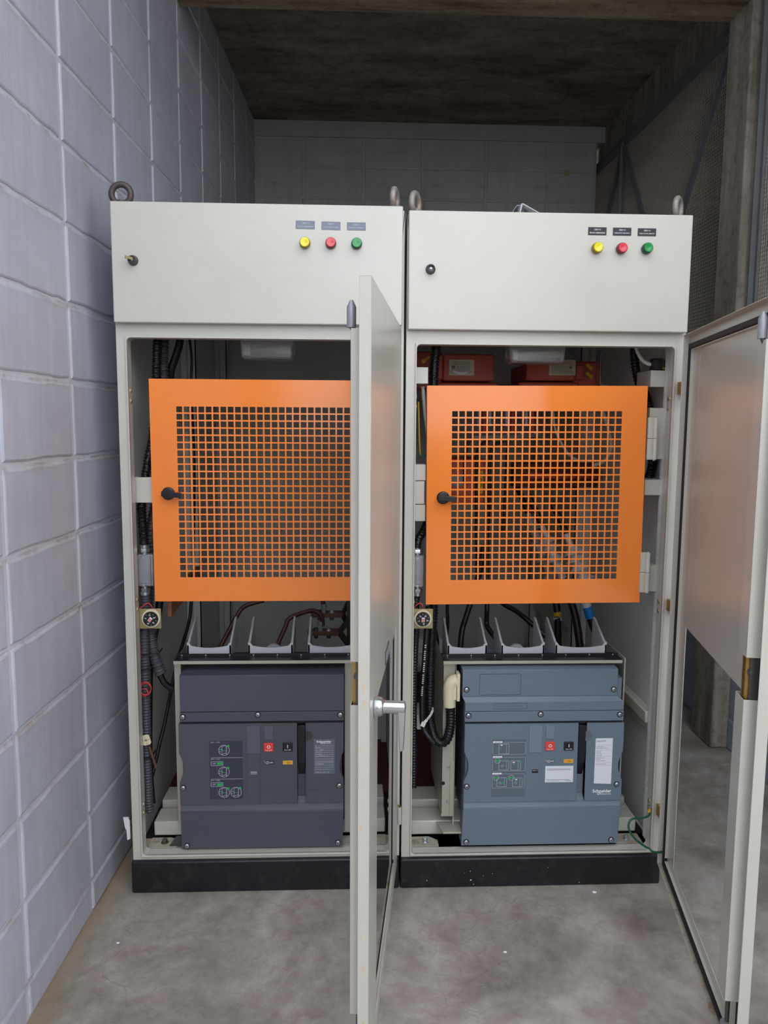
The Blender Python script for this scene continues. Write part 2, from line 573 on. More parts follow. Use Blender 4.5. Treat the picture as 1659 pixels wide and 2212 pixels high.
def tag(o, label, cat, group=None):
    o['label'] = label
    o['category'] = cat
    if group:
        o['group'] = group
    return o

def struct(name, mb, bevel=0.0, smooth=35, label=None):
    o = mb.build(name, None, bevel, smooth=smooth)
    o['kind'] = 'structure'
    if label:
        o['label'] = label
    return o

# ------------------------------------------------------------------ the room
CEIL = 3.26
BACK = 3.02
WP = Vector((-0.09599, -0.07735, 0))
WD = (Vector((-0.01832, 1.92114, 0)) - WP).normalized()
WN = Vector((WD.y, -WD.x, 0))                      # out of the left wall, into the room
Z0 = 0.0935                                        # first bed joint

def block_wall(mb, org, along, nrm, us, z_rows, face, mortar, proud=0.0045, jv=0.0085, jh=0.0055):
    """us: column joints along the wall; every block a tapered pillow standing proud of the mortar bed"""
    u_end = us[-1]
    a, b = org + along * us[0], org + along * u_end
    up = Vector((0, 0, 1))
    t = nrm * 0.14
    mb.hexa([a - t + up * z_rows[0], b - t + up * z_rows[0], b + up * z_rows[0], a + up * z_rows[0],
             a - t + up * z_rows[-1], b - t + up * z_rows[-1], b + up * z_rows[-1], a + up * z_rows[-1]], mortar)
    for i in range(len(us) - 1):
        for k in range(len(z_rows) - 1):
            j = lambda s: random.uniform(-s, s)
            u0, u1 = us[i] + jv + j(.002), us[i + 1] - jv + j(.002)
            z0, z1 = z_rows[k] + jh + j(.002), z_rows[k + 1] - jh + j(.002)
            h = proud + j(.0012)
            lv = []
            nu, nz = 9, 5
            edge = [(k_ / nu, 0) for k_ in range(nu)] + [(1, k_ / nz) for k_ in range(nz)] + [(1 - k_ / nu, 1) for k_ in range(nu)] + [(0, 1 - k_ / nz) for k_ in range(nz)]
            wob = [(j(.0016), j(.0022)) for _ in edge]
            for ins, d in ((0, -0.002), (0.0025, h * 0.6), (0.0065, h)):
                lv.append([org + along * (u0 + ins + (u1 - u0 - 2 * ins) * a_ + wx) + up * (z0 + ins + (z1 - z0 - 2 * ins) * b_ + wz) + nrm * d
                           for (a_, b_), (wx, wz) in zip(edge, wob)])
            mb.rings(lv, face)

us_left = [-0.0 - 0.4 * 9 + 0.4 * k for k in range(0, 18)]          # joint 0 at the measured one
zr = [0.0] + [Z0 + 0.2 * k for k in range(0, 16)] + [CEIL + 0.02]
m = MB()
block_wall(m, WP, WD, WN, us_left, zr, M_BLOCK, M_MORTAR)
struct('wall_left', m, smooth=4, label='grey painted concrete block wall beside the cabinets')

m = MB()
xs_b = [-0.10, 0.335, 0.715, 1.095, 1.50, 1.90, 2.215]
zb = [0.0] + [3.18 - 0.19 * k for k in range(16, -1, -1)]
block_wall(m, Vector((0, BACK, 0)), Vector((1, 0, 0)), Vector((0, -1, 0)), xs_b, zb, M_BLOCKB, M_BLOCKB, 0.004, 0.007, 0.005)
m.box(-0.1, 2.27, BACK - 0.02, BACK + 0.14, 3.165, CEIL, M_BLOCKB)
struct('wall_back', m, smooth=4, label='dusty grey block wall at the back under the slab')

m = MB()
m.box(-6, 9, -14, 6.5, -0.12, 0.0, M_FLOOR)
struct('floor', m, label='worn stained screed floor')

m = MB()
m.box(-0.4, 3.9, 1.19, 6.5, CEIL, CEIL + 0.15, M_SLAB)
struct('ceiling', m, label='mottled brown concrete slab soffit')

m = MB()
m.box(-0.3, 2.9, 0.985, 1.19, 3.03, 3.6, M_BEAM)
struct('trim_1', m, bevel=0.006, label='board-marked concrete beam across the bay')
m = MB()
m.box(2.19, 2.40, 0.985, 1.185, 0.0, 3.6, M_PILLAR)
struct('trim_2', m, bevel=0.008, label='board-marked concrete pillar beside the wire mesh')
m = MB()
m.box(2.26, 2.45, 1.18, 4.6, 3.035, CEIL + 0.1, M_PILLAR)
struct('trim_3', m, bevel=0.005, label='concrete side beam above the wire mesh')

# low walls under the mesh, on both sides of the pillar
m = MB()
zl = [0.0, 0.14, 0.34, 0.54, 0.74, 0.94, 1.14]
block_wall(m, Vector((2.30, 0, 0)), Vector((0, 1, 0)), Vector((-1, 0, 0)), [1.19 + 0.4 * k for k in range(0, 10)], zl, M_BLOCKBLUE, M_BLOCKBLUE)
block_wall(m, Vector((2.262, 0, 0)), Vector((0, 1, 0)), Vector((-1, 0, 0)), [-1.815 + 0.4 * k for k in range(0, 8)], zl, M_BLOCKBLUE, M_BLOCKBLUE)
struct('wall_right', m, smooth=4, label='low blue grey block wall under the wire mesh')

# the next bay seen darkly through the mesh, an unseen porch roof, and yard walls added to shape the reflections
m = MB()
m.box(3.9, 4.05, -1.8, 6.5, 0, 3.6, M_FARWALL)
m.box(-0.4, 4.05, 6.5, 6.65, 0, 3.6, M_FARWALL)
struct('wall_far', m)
m = MB()
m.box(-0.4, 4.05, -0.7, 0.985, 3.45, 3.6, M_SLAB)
struct('ceiling_porch', m)  # unseen roof, cut short to let sky light onto floor and fronts
m = MB()
m.box(-6, -0.3, -9.0, -8.8, 0, 4.2, M_FARWALL)
m.box(3.5, 9, -9.0, -8.8, 0, 4.2, M_FARWALL)
m.box(-0.3, 3.5, -9.0, -8.9, 0, 1.2, M_FARWALL)
struct('wall_sky_mask', m)  # added out of view; the sky gap between them gives the gloss its bright middle

# ------------------------------------------------------------------ wire mesh screens beside the pillar
def mesh_screen(label, X, y0, y1, z0, z1, posts, braces, pitch=0.016):
    t = thing('mesh_screen', label, 'wire mesh screen', (X, y0, z0))
    m = MB()
    k = int((y1 - y0) / pitch)
    for i in range(k + 1):
        y = y0 + (y1 - y0) * i / k
        m.bar((X, y, z0), (X, y, z1), 0.0025, 0.0025, M_WIRE, up=(1, 0, 0))
    k = int((z1 - z0) / pitch)
    for i in range(k + 1):
        z = z0 + (z1 - z0) * i / k
        m.bar((X + 0.002, y0, z), (X + 0.002, y1, z), 0.0025, 0.0025, M_WIRE)
    m.build('wire_mesh', t, smooth=20)
    for z in (z0, z1):
        m = MB()
        m.bar((X - 0.006, y0, z), (X - 0.006, y1, z), 0.012, 0.04, M_ANGLE)
        m.bar((X - 0.02, y0, z + 0.018), (X - 0.02, y1, z + 0.018), 0.032, 0.005, M_ANGLE)
        m.build('rail', t)
    for y in posts:
        m = MB()
        m.box(X - 0.012, X, y - 0.02, y + 0.02, z0, z1, M_ANGLE)
        m.box(X - 0.032, X - 0.012, y - 0.003, y + 0.003, z0, z1, M_ANGLE)
        m.build('post', t)
    for (ya, za), (yb, zb_) in braces:
        m = MB()
        m.bar((X - 0.010, ya, za), (X - 0.010, yb, zb_), 0.006, 0.032, M_ANGLE, up=(-1, 0, 0))
        m.bar((X - 0.022, ya, za), (X - 0.022, yb, zb_), 0.022, 0.004, M_ANGLE, up=(-1, 0, 0))
        m.build('brace', t)
    return t

yA = atX(1563, 323, 2.25).y
mesh_screen('dark wire mesh screen with crossed angle braces behind the pillar', 2.25, 1.21, 3.9, 1.16, 3.02,
            [1.225, 2.57, 3.88],
            [((1.24, 2.99), (2.55, 1.2)), ((2.55, 2.99), (1.24, 1.2)), ((2.59, 2.99), (3.86, 1.2)), ((3.86, 2.99), (2.59, 1.2))])
mesh_screen('lighter wire mesh screen in front of the concrete pillar, above the open door', 2.246, -1.6, 0.965, 1.16, 3.3,
            [0.945, -0.4, -1.58], [])

# ------------------------------------------------------------------ the two cabinets
PITCH = 0.796
DEPTH = 1.72

def ring_sheet(mb, X0, X1, Z0_, Z1_, x0, x1, z0, z1, y0, y1, r, mt):
    """a flat frame with a round-cornered opening"""
    def rr(a0, a1, b0, b1, rad, n=5):
        pts = []
        for cx, cz, st in ((a1 - rad, b1 - rad, 0), (a0 + rad, b1 - rad, 1), (a0 + rad, b0 + rad, 2), (a1 - rad, b0 + rad, 3)):
            for k in range(n + 1):
                th = PI / 2 * (st + k / n)
                pts.append((cx + rad * math.cos(th), cz + rad * math.sin(th)))
        return pts
    inn = rr(x0, x1, z0, z1, r)
    out = rr(X0, X1, Z0_, Z1_, 0.0005)
    n = len(inn)
    vs = [(p[0], y, p[1]) for y in (y0, y1) for P in (out, inn) for p in P]
    fs = []
    for i in range(n):
        j = (i + 1) % n
        fs.append((i, j, n + j, n + i))
        fs.append((2 * n + i, 3 * n + i, 3 * n + j, 2 * n + j))
        fs.append((i, 2 * n + i, 2 * n + j, j))
        fs.append((n + i, n + j, 3 * n + j, 3 * n + i))
    mb.add(vs, fs, mt)

def eyebolt(root, x, y, z, ang, mt):
    m = MB()
    m.lathe((x, y, z), (0, 0, 1), [(0, 0.0), (0, 0.021), (0.006, 0.021), (0.010, 0.013), (0.02, 0.011)], mt, 24)
    ax = Vector((math.sin(ang), -math.cos(ang), 0))
    m.torus((x, y, z + 0.036), ax, 0.0258, 0.0084, mt, 40, 14)
    m.build('lifting_eye', root)

def hexbolt(mb, p, axis, r, h, mt):
    p, a = Vector(p), Vector(axis).normalized()
    mb.lathe(p, a, [(0, r * 1.45), (h * 0.15, r * 1.45)], mt, 20)
    mb.lathe(p, a, [(0, r), (h, r), (h * 1.02, r * 0.8)], mt, 6)

def door(root, H, ang, z0, z1, wdt, name, spots):
    """an opened front door: a folded tray hinged on the cabinet's side, with a window cut for the breaker"""
    u = Vector((-math.sin(ang), -math.cos(ang), 0))         # from the hinge to the free edge
    n = Vector((-u.y, u.x, 0))                              # towards the outer face
    Hv = Vector((H[0], H[1], 0))
    def P(a, b, z):
        return Hv + u * a + n * b + Vector((0, 0, z))
    def B(mb, a0, a1, b0, b1, za, zb_, mt):
        mb.hexa([P(a0, b0, za), P(a1, b0, za), P(a1, b1, za), P(a0, b1, za), P(a0, b0, zb_), P(a1, b0, zb_), P(a1, b1, zb_), P(a0, b1, zb_)], mt)
    ca, cb, cz0, cz1 = 0.112, 0.625, 0.150, 0.845            # the window
    m = MB()
    grid_a, grid_z = [0, ca, cb, wdt], [z0, cz0, cz1, z1]
    for i in range(3):
        for k in range(3):
            if i == 1 and k == 1:
                continue
            B(m, grid_a[i], grid_a[i + 1], -0.0018, 0, grid_z[k], grid_z[k + 1], M_PAINT)
    o = m
    # the folded edges are in the same sheet
    B(m, wdt - 0.0018, wdt, -0.022, 0, z0, z1, M_PAINT)
    B(m, 0, 0.0018, -0.022, 0, z0, z1, M_PAINT)
    B(m, 0, wdt, -0.022, 0, z1 - 0.0018, z1, M_PAINT)
    B(m, 0, wdt, -0.022, 0, z0, z0 + 0.0018, M_RUSTEDGE)
    d = m.build(name, root, bevel=0.0012)
    # inner flange channel and gasket
    m = MB()
    g0, g1 = 0.026, 0.040
    for a0, a1, za, zb_ in ((g0, g1, z0 + g0, z1 - g0), (wdt - g1, wdt - g0, z0 + g0, z1 - g0), (g0, wdt - g0, z1 - g1, z1 - g0), (g0, wdt - g0, z0 + 0.012, z0 + 0.026)):
        B(m, a0, a1, -0.014, -0.0018, za, zb_, M_RUBBER)
    m.build('gasket', d, bevel=0.002)
    m = MB()
    g2 = g1 + 0.001
    for a0, a1, za, zb_ in ((g2, g2 + 0.002, z0 + g2, z1 - g2), (g2, wdt - g2, z1 - g2 - 0.002, z1 - g2), (g2, wdt - g2, z0 + 0.028, z0 + 0.030)):
        B(m, a0, a1, -0.010, -0.0018, za, zb_, M_PAINT)
    m.build('inner_flange', d)
    # espagnolette cover in two lengths with the lock showing between them
    for nm, za, zb_ in (('upper_rod_cover', 0.955, z1 - 0.085), ('lower_rod_cover', 0.245, 0.872)):
        m = MB()
        s = 0.0015
        B(m, wdt - 0.078, wdt - 0.0265, -0.040, -0.040 + s, za, zb_, M_PAINT)
        B(m, wdt - 0.078, wdt - 0.078 + s, -0.040, -0.004, za, zb_, M_PAINT)
        B(m, wdt - 0.0265 - s, wdt - 0.0265, -0.040, -0.004, za, zb_, M_PAINT)
        m.build(nm, d, bevel=0.0006)
    m = MB()
    m.cyl(P(wdt - 0.050, -0.026, z0 + 0.05), P(wdt - 0.050, -0.026, z1 - 0.11), 0.0045, M_STEELD)
    m.cyl(P(wdt - 0.050, -0.026, z1 - 0.11), P(wdt - 0.046, -0.041, z1 - 0.08), 0.0045, M_STEELD)
    q = P(wdt - 0.046, -0.041, z1 - 0.082)
    m.lathe(q, (0, 0, 1), [(0, 0.0085), (0.036, 0.0085), (0.048, 0.003)], M_CASTALU, 16)
    q = P(wdt - 0.048, -0.031, z0 + 0.086)
    m.lathe(q, (0, 0, -1), [(0, 0.0085), (0.036, 0.0085), (0.048, 0.003)], M_CASTALU, 16)
    m.build('locking_rod', d)
    m = MB()
    B(m, wdt - 0.066, wdt - 0.030, -0.030, -0.002, 0.862, 0.965, M_STEELD)
    B(m, wdt - 0.058, wdt - 0.052, -0.036, -0.024, 0.868, 0.962, M_BRASS)
    B(m, wdt - 0.045, wdt - 0.036, -0.036, -0.024, 0.868, 0.962, M_BRASS)
    hexbolt(m, P(wdt - 0.058, -0.026, 0.925), -u, 0.006, 0.012, M_BRASS)
    hexbolt(m, P(wdt - 0.036, -0.026, 0.925), u, 0.006, 0.008, M_STEELD)
    m.build('lock_case', d)
    # outside handle
    m = MB()
    hz, ha = 0.853, wdt - 0.075
    m.lathe(P(ha, 0.0, hz), n, [(0, 0.0), (0, 0.0185), (0.004, 0.0195), (0.016, 0.018), (0.020, 0.0125), (0.048, 0.0125), (0.060, 0.0125), (0.062, 0.0)], M_CHROME, 28)
    m.hexa([P(ha - 0.011, 0.046, hz + 0.006), P(ha + 0.011, 0.046, hz + 0.006), P(ha + 0.011, 0.061, hz + 0.006), P(ha - 0.011, 0.061, hz + 0.006),
            P(ha - 0.007, 0.050, hz - 0.088), P(ha + 0.007, 0.050, hz - 0.088), P(ha + 0.007, 0.058, hz - 0.084), P(ha - 0.007, 0.058, hz - 0.084)], M_CHROME)
    m.build('handle', d, bevel=0.002)
    # small screws of the rod guides on the inner face
    for z in (0.36, 1.16, 1.50):
        m = MB()
        m.lathe(P(wdt - 0.095, -0.0018, z), -n, [(0, 0.005), (0.003, 0.004), (0.004, 0.0)], M_STEELD, 10)
        m.build('guide_screw', d)
    if spots:
        for z, s, off in ((0.915, .014, .000), (0.885, .015, .001), (0.80, .010, -.004), (0.645, .013, -.005), (0.43, .014, -.002), (0.36, .016, 0), (0.245, .020, .002), (1.33, .006, .002)):
            pts = []
            for k in range(9):
                th = 2 * PI * k / 9
                r = s * random.uniform(0.3, 0.6)
                pts.append((-0.011 + off + r * 0.38 * math.cos(th), z + r * math.sin(th)))
            vs = [P(wdt + 0.0004, a, zz) for a, zz in pts]
            m = MB()
            m.add(vs, [list(range(len(vs)))], M_CHIP)
            m.build('chipped_paint', d)
        m = MB()
        B(m, 0.355, 0.452, 0.0, 0.0008, 0.852, 0.884, M_LABELB)
        for k in range(4):
            B(m, 0.37 + 0.02 * k, 0.374 + 0.02 * k, 0.0008, 0.001, 0.856, 0.880, M_LINE)
        for k in range(3):
            B(m, 0.36, 0.447, 0.0008, 0.001, 0.859 + 0.008 * k, 0.8605 + 0.008 * k, M_LINE)
        m.build('label_plate', d)
    return d

def lamp(parent, x, z, lens, bez):
    m = MB()
    m.lathe((x, 0, z), (0, -1, 0), [(0, 0.0), (0, 0.0142), (0.004, 0.0148), (0.013, 0.0142), (0.0165, 0.0135)], bez, 32)
    m.lathe((x, -0.0160, z), (0, -1, 0), [(0, 0.0), (0, 0.0125), (0.0030, 0.0125), (0.0042, 0.0115), (0.0042, 0.006), (0.0036, 0.0015), (0.0036, 0)], lens, 32)
    m.build('indicator_lamp', parent)

def plate(parent, x0, x1, z0, z1, base, ink, l1, l2, tilt=0.0):
    m = MB()
    c = Vector(((x0 + x1) / 2, 0, (z0 + z1) / 2))
    U = Vector((math.cos(tilt), 0, math.sin(tilt)))
    V = Vector((-math.sin(tilt), 0, math.cos(tilt)))
    hw, hh = (x1 - x0) / 2, (z1 - z0) / 2
    Yv = Vector((0, -1, 0))
    m.hexa([c - U * hw - V * hh, c + U * hw - V * hh, c + U * hw - V * hh + Yv * .0012, c - U * hw - V * hh + Yv * .0012,
            c - U * hw + V * hh, c + U * hw + V * hh, c + U * hw + V * hh + Yv * .0012, c - U * hw + V * hh + Yv * .0012], base)
    m.text(l1, c + V * hh * 0.40 + Yv * 0.0015, U, V, ink, width=hw * 0.72, height=hh * 0.38, bold=0.01)
    m.text(l2, c - V * hh * 0.42 + Yv * 0.0015, U, V, ink, width=hw * 1.66, height=hh * 0.36, bold=0.01)
    m.build('label_plate', parent)

def cabinet(ox, dz, label, right):
    root = thing('switchgear_cabinet', label, 'electrical cabinet', (ox + 0.39, 0.03, 0), 'open grey switchgear cabinets side by side')
    X = lambda x: ox + x
    zt = 1.966 + dz
    # plinth
    m = MB()
    m.box(X(-0.006), X(0.786), 0.012, DEPTH - 0.05, 0, 0.0985 + dz * 0.5, M_BLACK)
    if right:
        pl = m.build('plinth', root, bevel=0.006, seg=3)
        m = MB()
        for px, py, s in ((1017, 1901, 2.6), (1016, 1882, 1.4), (1023, 1910, 1.5), (1251, 1906, 1.5), (1184, 1874, 1.0), (922, 1902, 1.6), (1003, 1886, .8), (1044, 1892, .8), (1064, 1887, .9)):
            p = at(px, py, 0.0115)
            m = MB()
            m.lathe(p, (0, -1, 0), [(0, 0.0009 * s), (0.0005, 0.0008 * s), (0.0006, 0)], M_STICK, 7)
            m.build('plaster_fleck', pl)
    else:
        m.build('plinth', root, bevel=0.006, seg=3)
    # shell
    m = MB()
    s = 0.002
    m.box(X(-0.003), X(-0.003) + s, 0.05, DEPTH, 0.10, zt, M_PAINT_IN)
    m.box(X(0.787) - s, X(0.787), 0.05, DEPTH, 0.10, zt, M_PAINT_IN)
    m.box(X(-0.003), X(0.787), DEPTH - s, DEPTH, 0.10, zt, M_PAINT_IN)
    m.box(X(-0.003), X(0.787), 0.05, DEPTH, zt - s, zt, M_PAINT_IN)
    m.build('enclosure_panel', root)
    m = MB()
    m.box(X(0), X(0.784), 0.42, DEPTH - 0.003, 0.10, 0.108, M_REDDK)
    m.box(X(0), X(0.784), 0.13, 0.42, 0.085, 0.090, M_REDDK)
    m.build('floor_plate', root)
    # front frame with its rolled lip
    o0, o1, oz0, oz1 = 0.027, 0.755, 0.113 + dz, 1.618 + dz
    m = MB()
    ring_sheet(m, X(-0.003), X(0.787), 0.0985 + dz * 0.5, zt, X(o0), X(o1), oz0, oz1, 0.025, 0.062, 0.012, M_PAINT)
    ring_sheet(m, X(o0 - 0.004), X(o1 + 0.004), oz0 - 0.004, oz1 + 0.004, X(o0), X(o1), oz0, oz1, 0.019, 0.03, 0.012, M_PAINT)
    fr = m.build('front_frame', root, bevel=0.0015)
    # bottom sill
    m = MB()
    m.box(X(0.004), X(0.783), 0.062, 0.125, 0.100, 0.110 + dz, M_SILL)
    for xx, a in ((0.03, 1), (0.75, -1)):
        m.prism([(X(xx), 0.066), (X(xx + a * 0.085), 0.066), (X(xx + a * 0.085), 0.10), (X(xx + a * 0.06), 0.122), (X(xx), 0.122)], 'z', 0.110 + dz, 0.114 + dz, M_SILL)
        hexbolt(m, (X(xx + a * 0.045), 0.092, 0.114 + dz), (0, 0, 1), 0.008, 0.012, M_GALV if right else M_RUSTY)
    m.build('sill', root, bevel=0.001)
    # perforated uprights just behind the opening, mid posts and corner posts
    for xx in (0.0, 0.760):
        m = MB()
        if xx == 0.0:
            m.box(X(xx), X(0.016), 0.064, 0.068, 0.11, 1.64, M_PAINT)
        else:
            m.box(X(0.760), X(0.783), 0.064, 0.068, 0.11, 1.64, M_PAINT)
        a = 0.016 if xx == 0.0 else 0.0
        m.box(X(xx + a - (0.002 if a else 0)), X(xx + a + (0 if a else 0.002)), 0.068, 0.098, 0.11, 1.64, M_PAINT_IN)
        f = X(xx + a)
        sg = 1 if a else -1
        for k in range(44):
            z = 0.17 + 0.033 * k
            m.cyl((f, 0.083, z), (f + sg * 0.0006, 0.083, z), 0.004, M_STICK if right else M_CASTALU, 8)  # pale discs stand for lit holes, their brightness is in the colour
        m.build('perforated_upright', root)
    for yy in (0.86, 1.60):
        for xx, sg in ((0.001, 1), (0.783, -1)):
            m = MB()
            m.box(X(xx), X(xx + sg * 0.05), yy, yy + 0.004, 0.11, zt - 0.02, M_PAINT_IN)
            m.box(X(xx + sg * 0.046), X(xx + sg * 0.05), yy, yy + 0.05, 0.11, zt - 0.02, M_PAINT_IN)
            m.box(X(xx), X(xx + sg * 0.02), yy - 0.03, yy, 0.11, zt - 0.02, M_PAINT_IN)
            m.build('post', root)
    # stepped bearing rails under the breaker
    m = MB()
    m.box(X(0.034), X(0.749), 0.128, 0.215, 0.116 + dz, 0.162 + dz, M_PAINT)
    m.build('bearing_rail', root, bevel=0.004)
    m = MB()
    m.box(X(0.034), X(0.749), 0.235, 0.33, 0.116 + dz, 0.178 + dz, M_PAINT)
    m.build('bearing_rail', root, bevel=0.004)
    # upper compartment door with its lamps and plates
    m = MB()
    m.box(X(0.0), X(0.780), 0.0, 0.021, 1.656 + dz, 1.9715 + dz, M_PAINT)
    ud = m.build('upper_door', root, bevel=0.003, seg=3)
    spec = (((1291, 535), M_LENSY, M_BEZY), ((1344, 536), M_LENSR, M_BEZR), ((1399, 536), M_LENSG, M_BEZG)) if right else \
           (((658.5, 524), M_LENSY, M_BEZY), ((714.5, 524.5), M_LENSR, M_BEZR), ((770.5, 525.5), M_LENSG, M_BEZG))
    for (px, py), le, be in spec:
        p = at(px, py, -0.010)
        lamp(ud, p.x, p.z, le, be)
    if right:
        for (a, b, c, d), t2 in (((1270.5, 491, 1310, 508), 'MOLAS CARREGADAS'), ((1324, 492, 1363.5, 509), 'DISJUNTOR FECHADO'), ((1377.5, 493.5, 1417, 510), 'DISJUNTOR ABERTO')):
            x0, x1, z0, z1 = rect(a, b, c, d, 0)
            plate(ud, x0, x1, z0, z1, M_LABELB, M_WHITE, 'CRD 9.1', t2)
    else:
        for (a, b, c, d), t2, ti in (((639, 477, 680, 494.5), 'MOLAS CARREGADAS', -.01), ((694.5, 479, 735.5, 496.5), 'DISJUNTOR FECHADO', -.015), ((749.5, 480.5, 790, 497.5), 'DISJUNTOR ABERTO', 0)):
            x0, x1, z0, z1 = rect(a, b, c, d, 0)
            plate(ud, x0, x1, z0, z1, M_LABELF, M_LINE, 'CDR 9.1', t2, ti)
    p = at(*((930, 582) if right else (288, 563)), 0)
    m = MB()
    m.lathe((p.x, 0, p.z), (0, -1, 0), [(0, 0), (0, 0.0135), (0.003, 0.0135), (0.006, 0.0115), (0.016, 0.0112), (0.018, 0.0095), (0.0165, 0.0075), (0.010, 0.0070), (0.010, 0.0)], M_STEELD, 28)
    m.lathe((p.x, -0.009, p.z), (0, -1, 0), [(0, 0.003), (0.006, 0.003), (0.0065, 0)], M_CHROME, 12)
    if not right:
        m.bar((p.x + 0.002, -0.016, p.z + 0.002), (p.x - 0.013, -0.030, p.z + 0.004), 0.004, 0.007, M_GOLDPL)
    m.build('lock', ud)
    # lifting eyes
    if right:
        eyebolt(root, at(897, 446, 0.055).x, 0.055, zt + 0.001, 1.12, M_DUSTY)
        eyebolt(root, at(1464, 456, 0.055).x, 0.055, zt + 0.001, 0.92, M_DUSTY)
    else:
        eyebolt(root, at(262, 431, 0.055).x, 0.055, zt + 0.001, 0.02, M_RUSTY)
        eyebolt(root, at(853, 442, 0.055).x, 0.055, zt + 0.001, 1.30, M_DUSTY)
    # opened main door
    d = door(root, (X(0.776), -0.040), math.radians(7.4) if not right else math.radians(10.8), 0.108 + dz, 1.645 + dz, 0.777, 'door', not right)
    # hinges of the main door
    hs = ((1464, 838), (1440, 1308), (1420, 1752)) if right else ((848, 1755),)
    for px, py in hs:
        p = at(px, py, 0.008)
        m = MB()
        x0 = X(0.768)
        m.box(x0, x0 + 0.022, -0.004, 0.022, p.z - 0.017, p.z + 0.017, M_BRASS)
        m.cyl((x0 + 0.016, -0.012, p.z - 0.026), (x0 + 0.016, -0.012, p.z + 0.026), 0.006, M_PAINT, 12)
        m.cyl((x0 + 0.016, -0.012, p.z + 0.026), (x0 + 0.016, -0.012, p.z + 0.031), 0.003, M_STEELD, 8)
        m.build('hinge', root, bevel=0.001)
    # lip screws, in pairs
    for zz in ((1.475, 1.447, 0.882, 0.853, 0.262, 0.236)):
        for xx, sg in ((o0, 1), (o1, -1)):
            m = MB()
            m.lathe((X(xx), 0.045, zz + dz), (sg, 0, 0), [(0, 0.0065), (0.003, 0.006), (0.004, 0.0)], M_GOLDPL, 12)
            m.build('screw', root)
    return root, fr

cabL, frL = cabinet(0.0, 0.0, 'left grey switchgear cabinet with its door swung out across the middle', False)
cabR, frR = cabinet(PITCH, -0.010, 'right grey switchgear cabinet with blue grey breaker and cables inside', True)

# ------------------------------------------------------------------ orange mesh doors and the brackets that carry them
def mesh_door(root, x0, x1, z0, z1, gx0, gx1, gz0, gz1, nx, nz, Y, tilt, knob, hinges):
    cx, cz = (x0 + x1) / 2, (z0 + z1) / 2
    xs, zs = [x0], [z0]
    bw = 0.0044
    px, pz = (gx1 - gx0 + bw) / nx, (gz1 - gz0 + bw) / nz
    for i in range(nx):
        xs += [gx0 + px * i, gx0 + px * i + px - bw]
    for i in range(nz):
        zs += [gz0 + pz * i, gz0 + pz * i + pz - bw]
    xs.append(x1); zs.append(z1)
    m = MB()
    T = 0.0016
    nxx, nzz = len(xs), len(zs)
    vs = [(x, y, z) for y in (Y, Y + T) for z in zs for x in xs]
    hole = lambda i, k: 0 <= i < nxx - 1 and 0 <= k < nzz - 1 and i % 2 == 1 and k % 2 == 1
    inside = lambda i, k: 0 <= i < nxx - 1 and 0 <= k < nzz - 1 and not hole(i, k)
    fs = []
    o = nxx * nzz
    I = lambda i, k: k * nxx + i
    for k in range(nzz - 1):
        for i in range(nxx - 1):
            if not hole(i, k):
                fs.append((I(i, k), I(i + 1, k), I(i + 1, k + 1), I(i, k + 1)))
                fs.append((o + I(i, k), o + I(i, k + 1), o + I(i + 1, k + 1), o + I(i + 1, k)))
                if not inside(i - 1, k): fs.append((I(i, k), I(i, k + 1), o + I(i, k + 1), o + I(i, k)))
                if not inside(i + 1, k): fs.append((I(i + 1, k), o + I(i + 1, k), o + I(i + 1, k + 1), I(i + 1, k + 1)))
                if not inside(i, k - 1): fs.append((I(i, k), o + I(i, k), o + I(i + 1, k), I(i + 1, k)))
                if not inside(i, k + 1): fs.append((I(i, k + 1), I(i + 1, k + 1), o + I(i + 1, k + 1), o + I(i, k + 1)))
    m.add(vs, fs, M_ORANGE)
    # returns folded back along the four sides
    m.box(x0, x0 + T, Y + T, Y + 0.022, z0, z1, M_ORANGE)
    m.box(x1 - T, x1, Y + T, Y + 0.022, z0, z1, M_ORANGE)
    m.box(x0, x1, Y + T, Y + 0.022, z0, z0 + T, M_ORANGE)
    m.box(x0, x1, Y + T, Y + 0.022, z1 - T, z1, M_ORANGE)
    if tilt:
        c, s = math.cos(tilt), math.sin(tilt)
        m.v = [(cx + (x - cx) * c - (z - cz) * s, y, cz + (x - cx) * s + (z - cz) * c) for x, y, z in m.v]
    d = m.build('mesh_door', root, bevel=0.0, smooth=20)
    m = MB()
    kx, kz = knob
    m.lathe((kx, Y, kz), (0, -1, 0), [(0, 0), (0, 0.0185), (0.005, 0.0185), (0.008, 0.0165), (0.009, 0)], M_BLKPL, 28)
    m.bar((kx - 0.016, Y - 0.015, kz + 0.0008), (kx + 0.038, Y - 0.019, kz - 0.003), 0.013, 0.0145, M_BLKPL)
    m.build('turn_handle', d, bevel=0.0015)
    for hx, hz0, hz1 in hinges:
        m = MB()
        mid = (hz0 + hz1) / 2
        for a, b in ((hz0, mid - 0.0006), (mid + 0.0006, hz1)):
            m.box(hx - 0.024, hx, Y - 0.006, Y + 0.004, a, b, M_PAINT)
            m.cyl((hx - 0.004, Y - 0.008, a), (hx - 0.004, Y - 0.008, b), 0.0065, M_PAINT, 14)
        m.cyl((hx - 0.004, Y - 0.008, hz0 - 0.003), (hx - 0.004, Y - 0.008, hz1 + 0.003), 0.004, M_GALV, 10)
        m.build('hinge', d, bevel=0.0012)
    return d

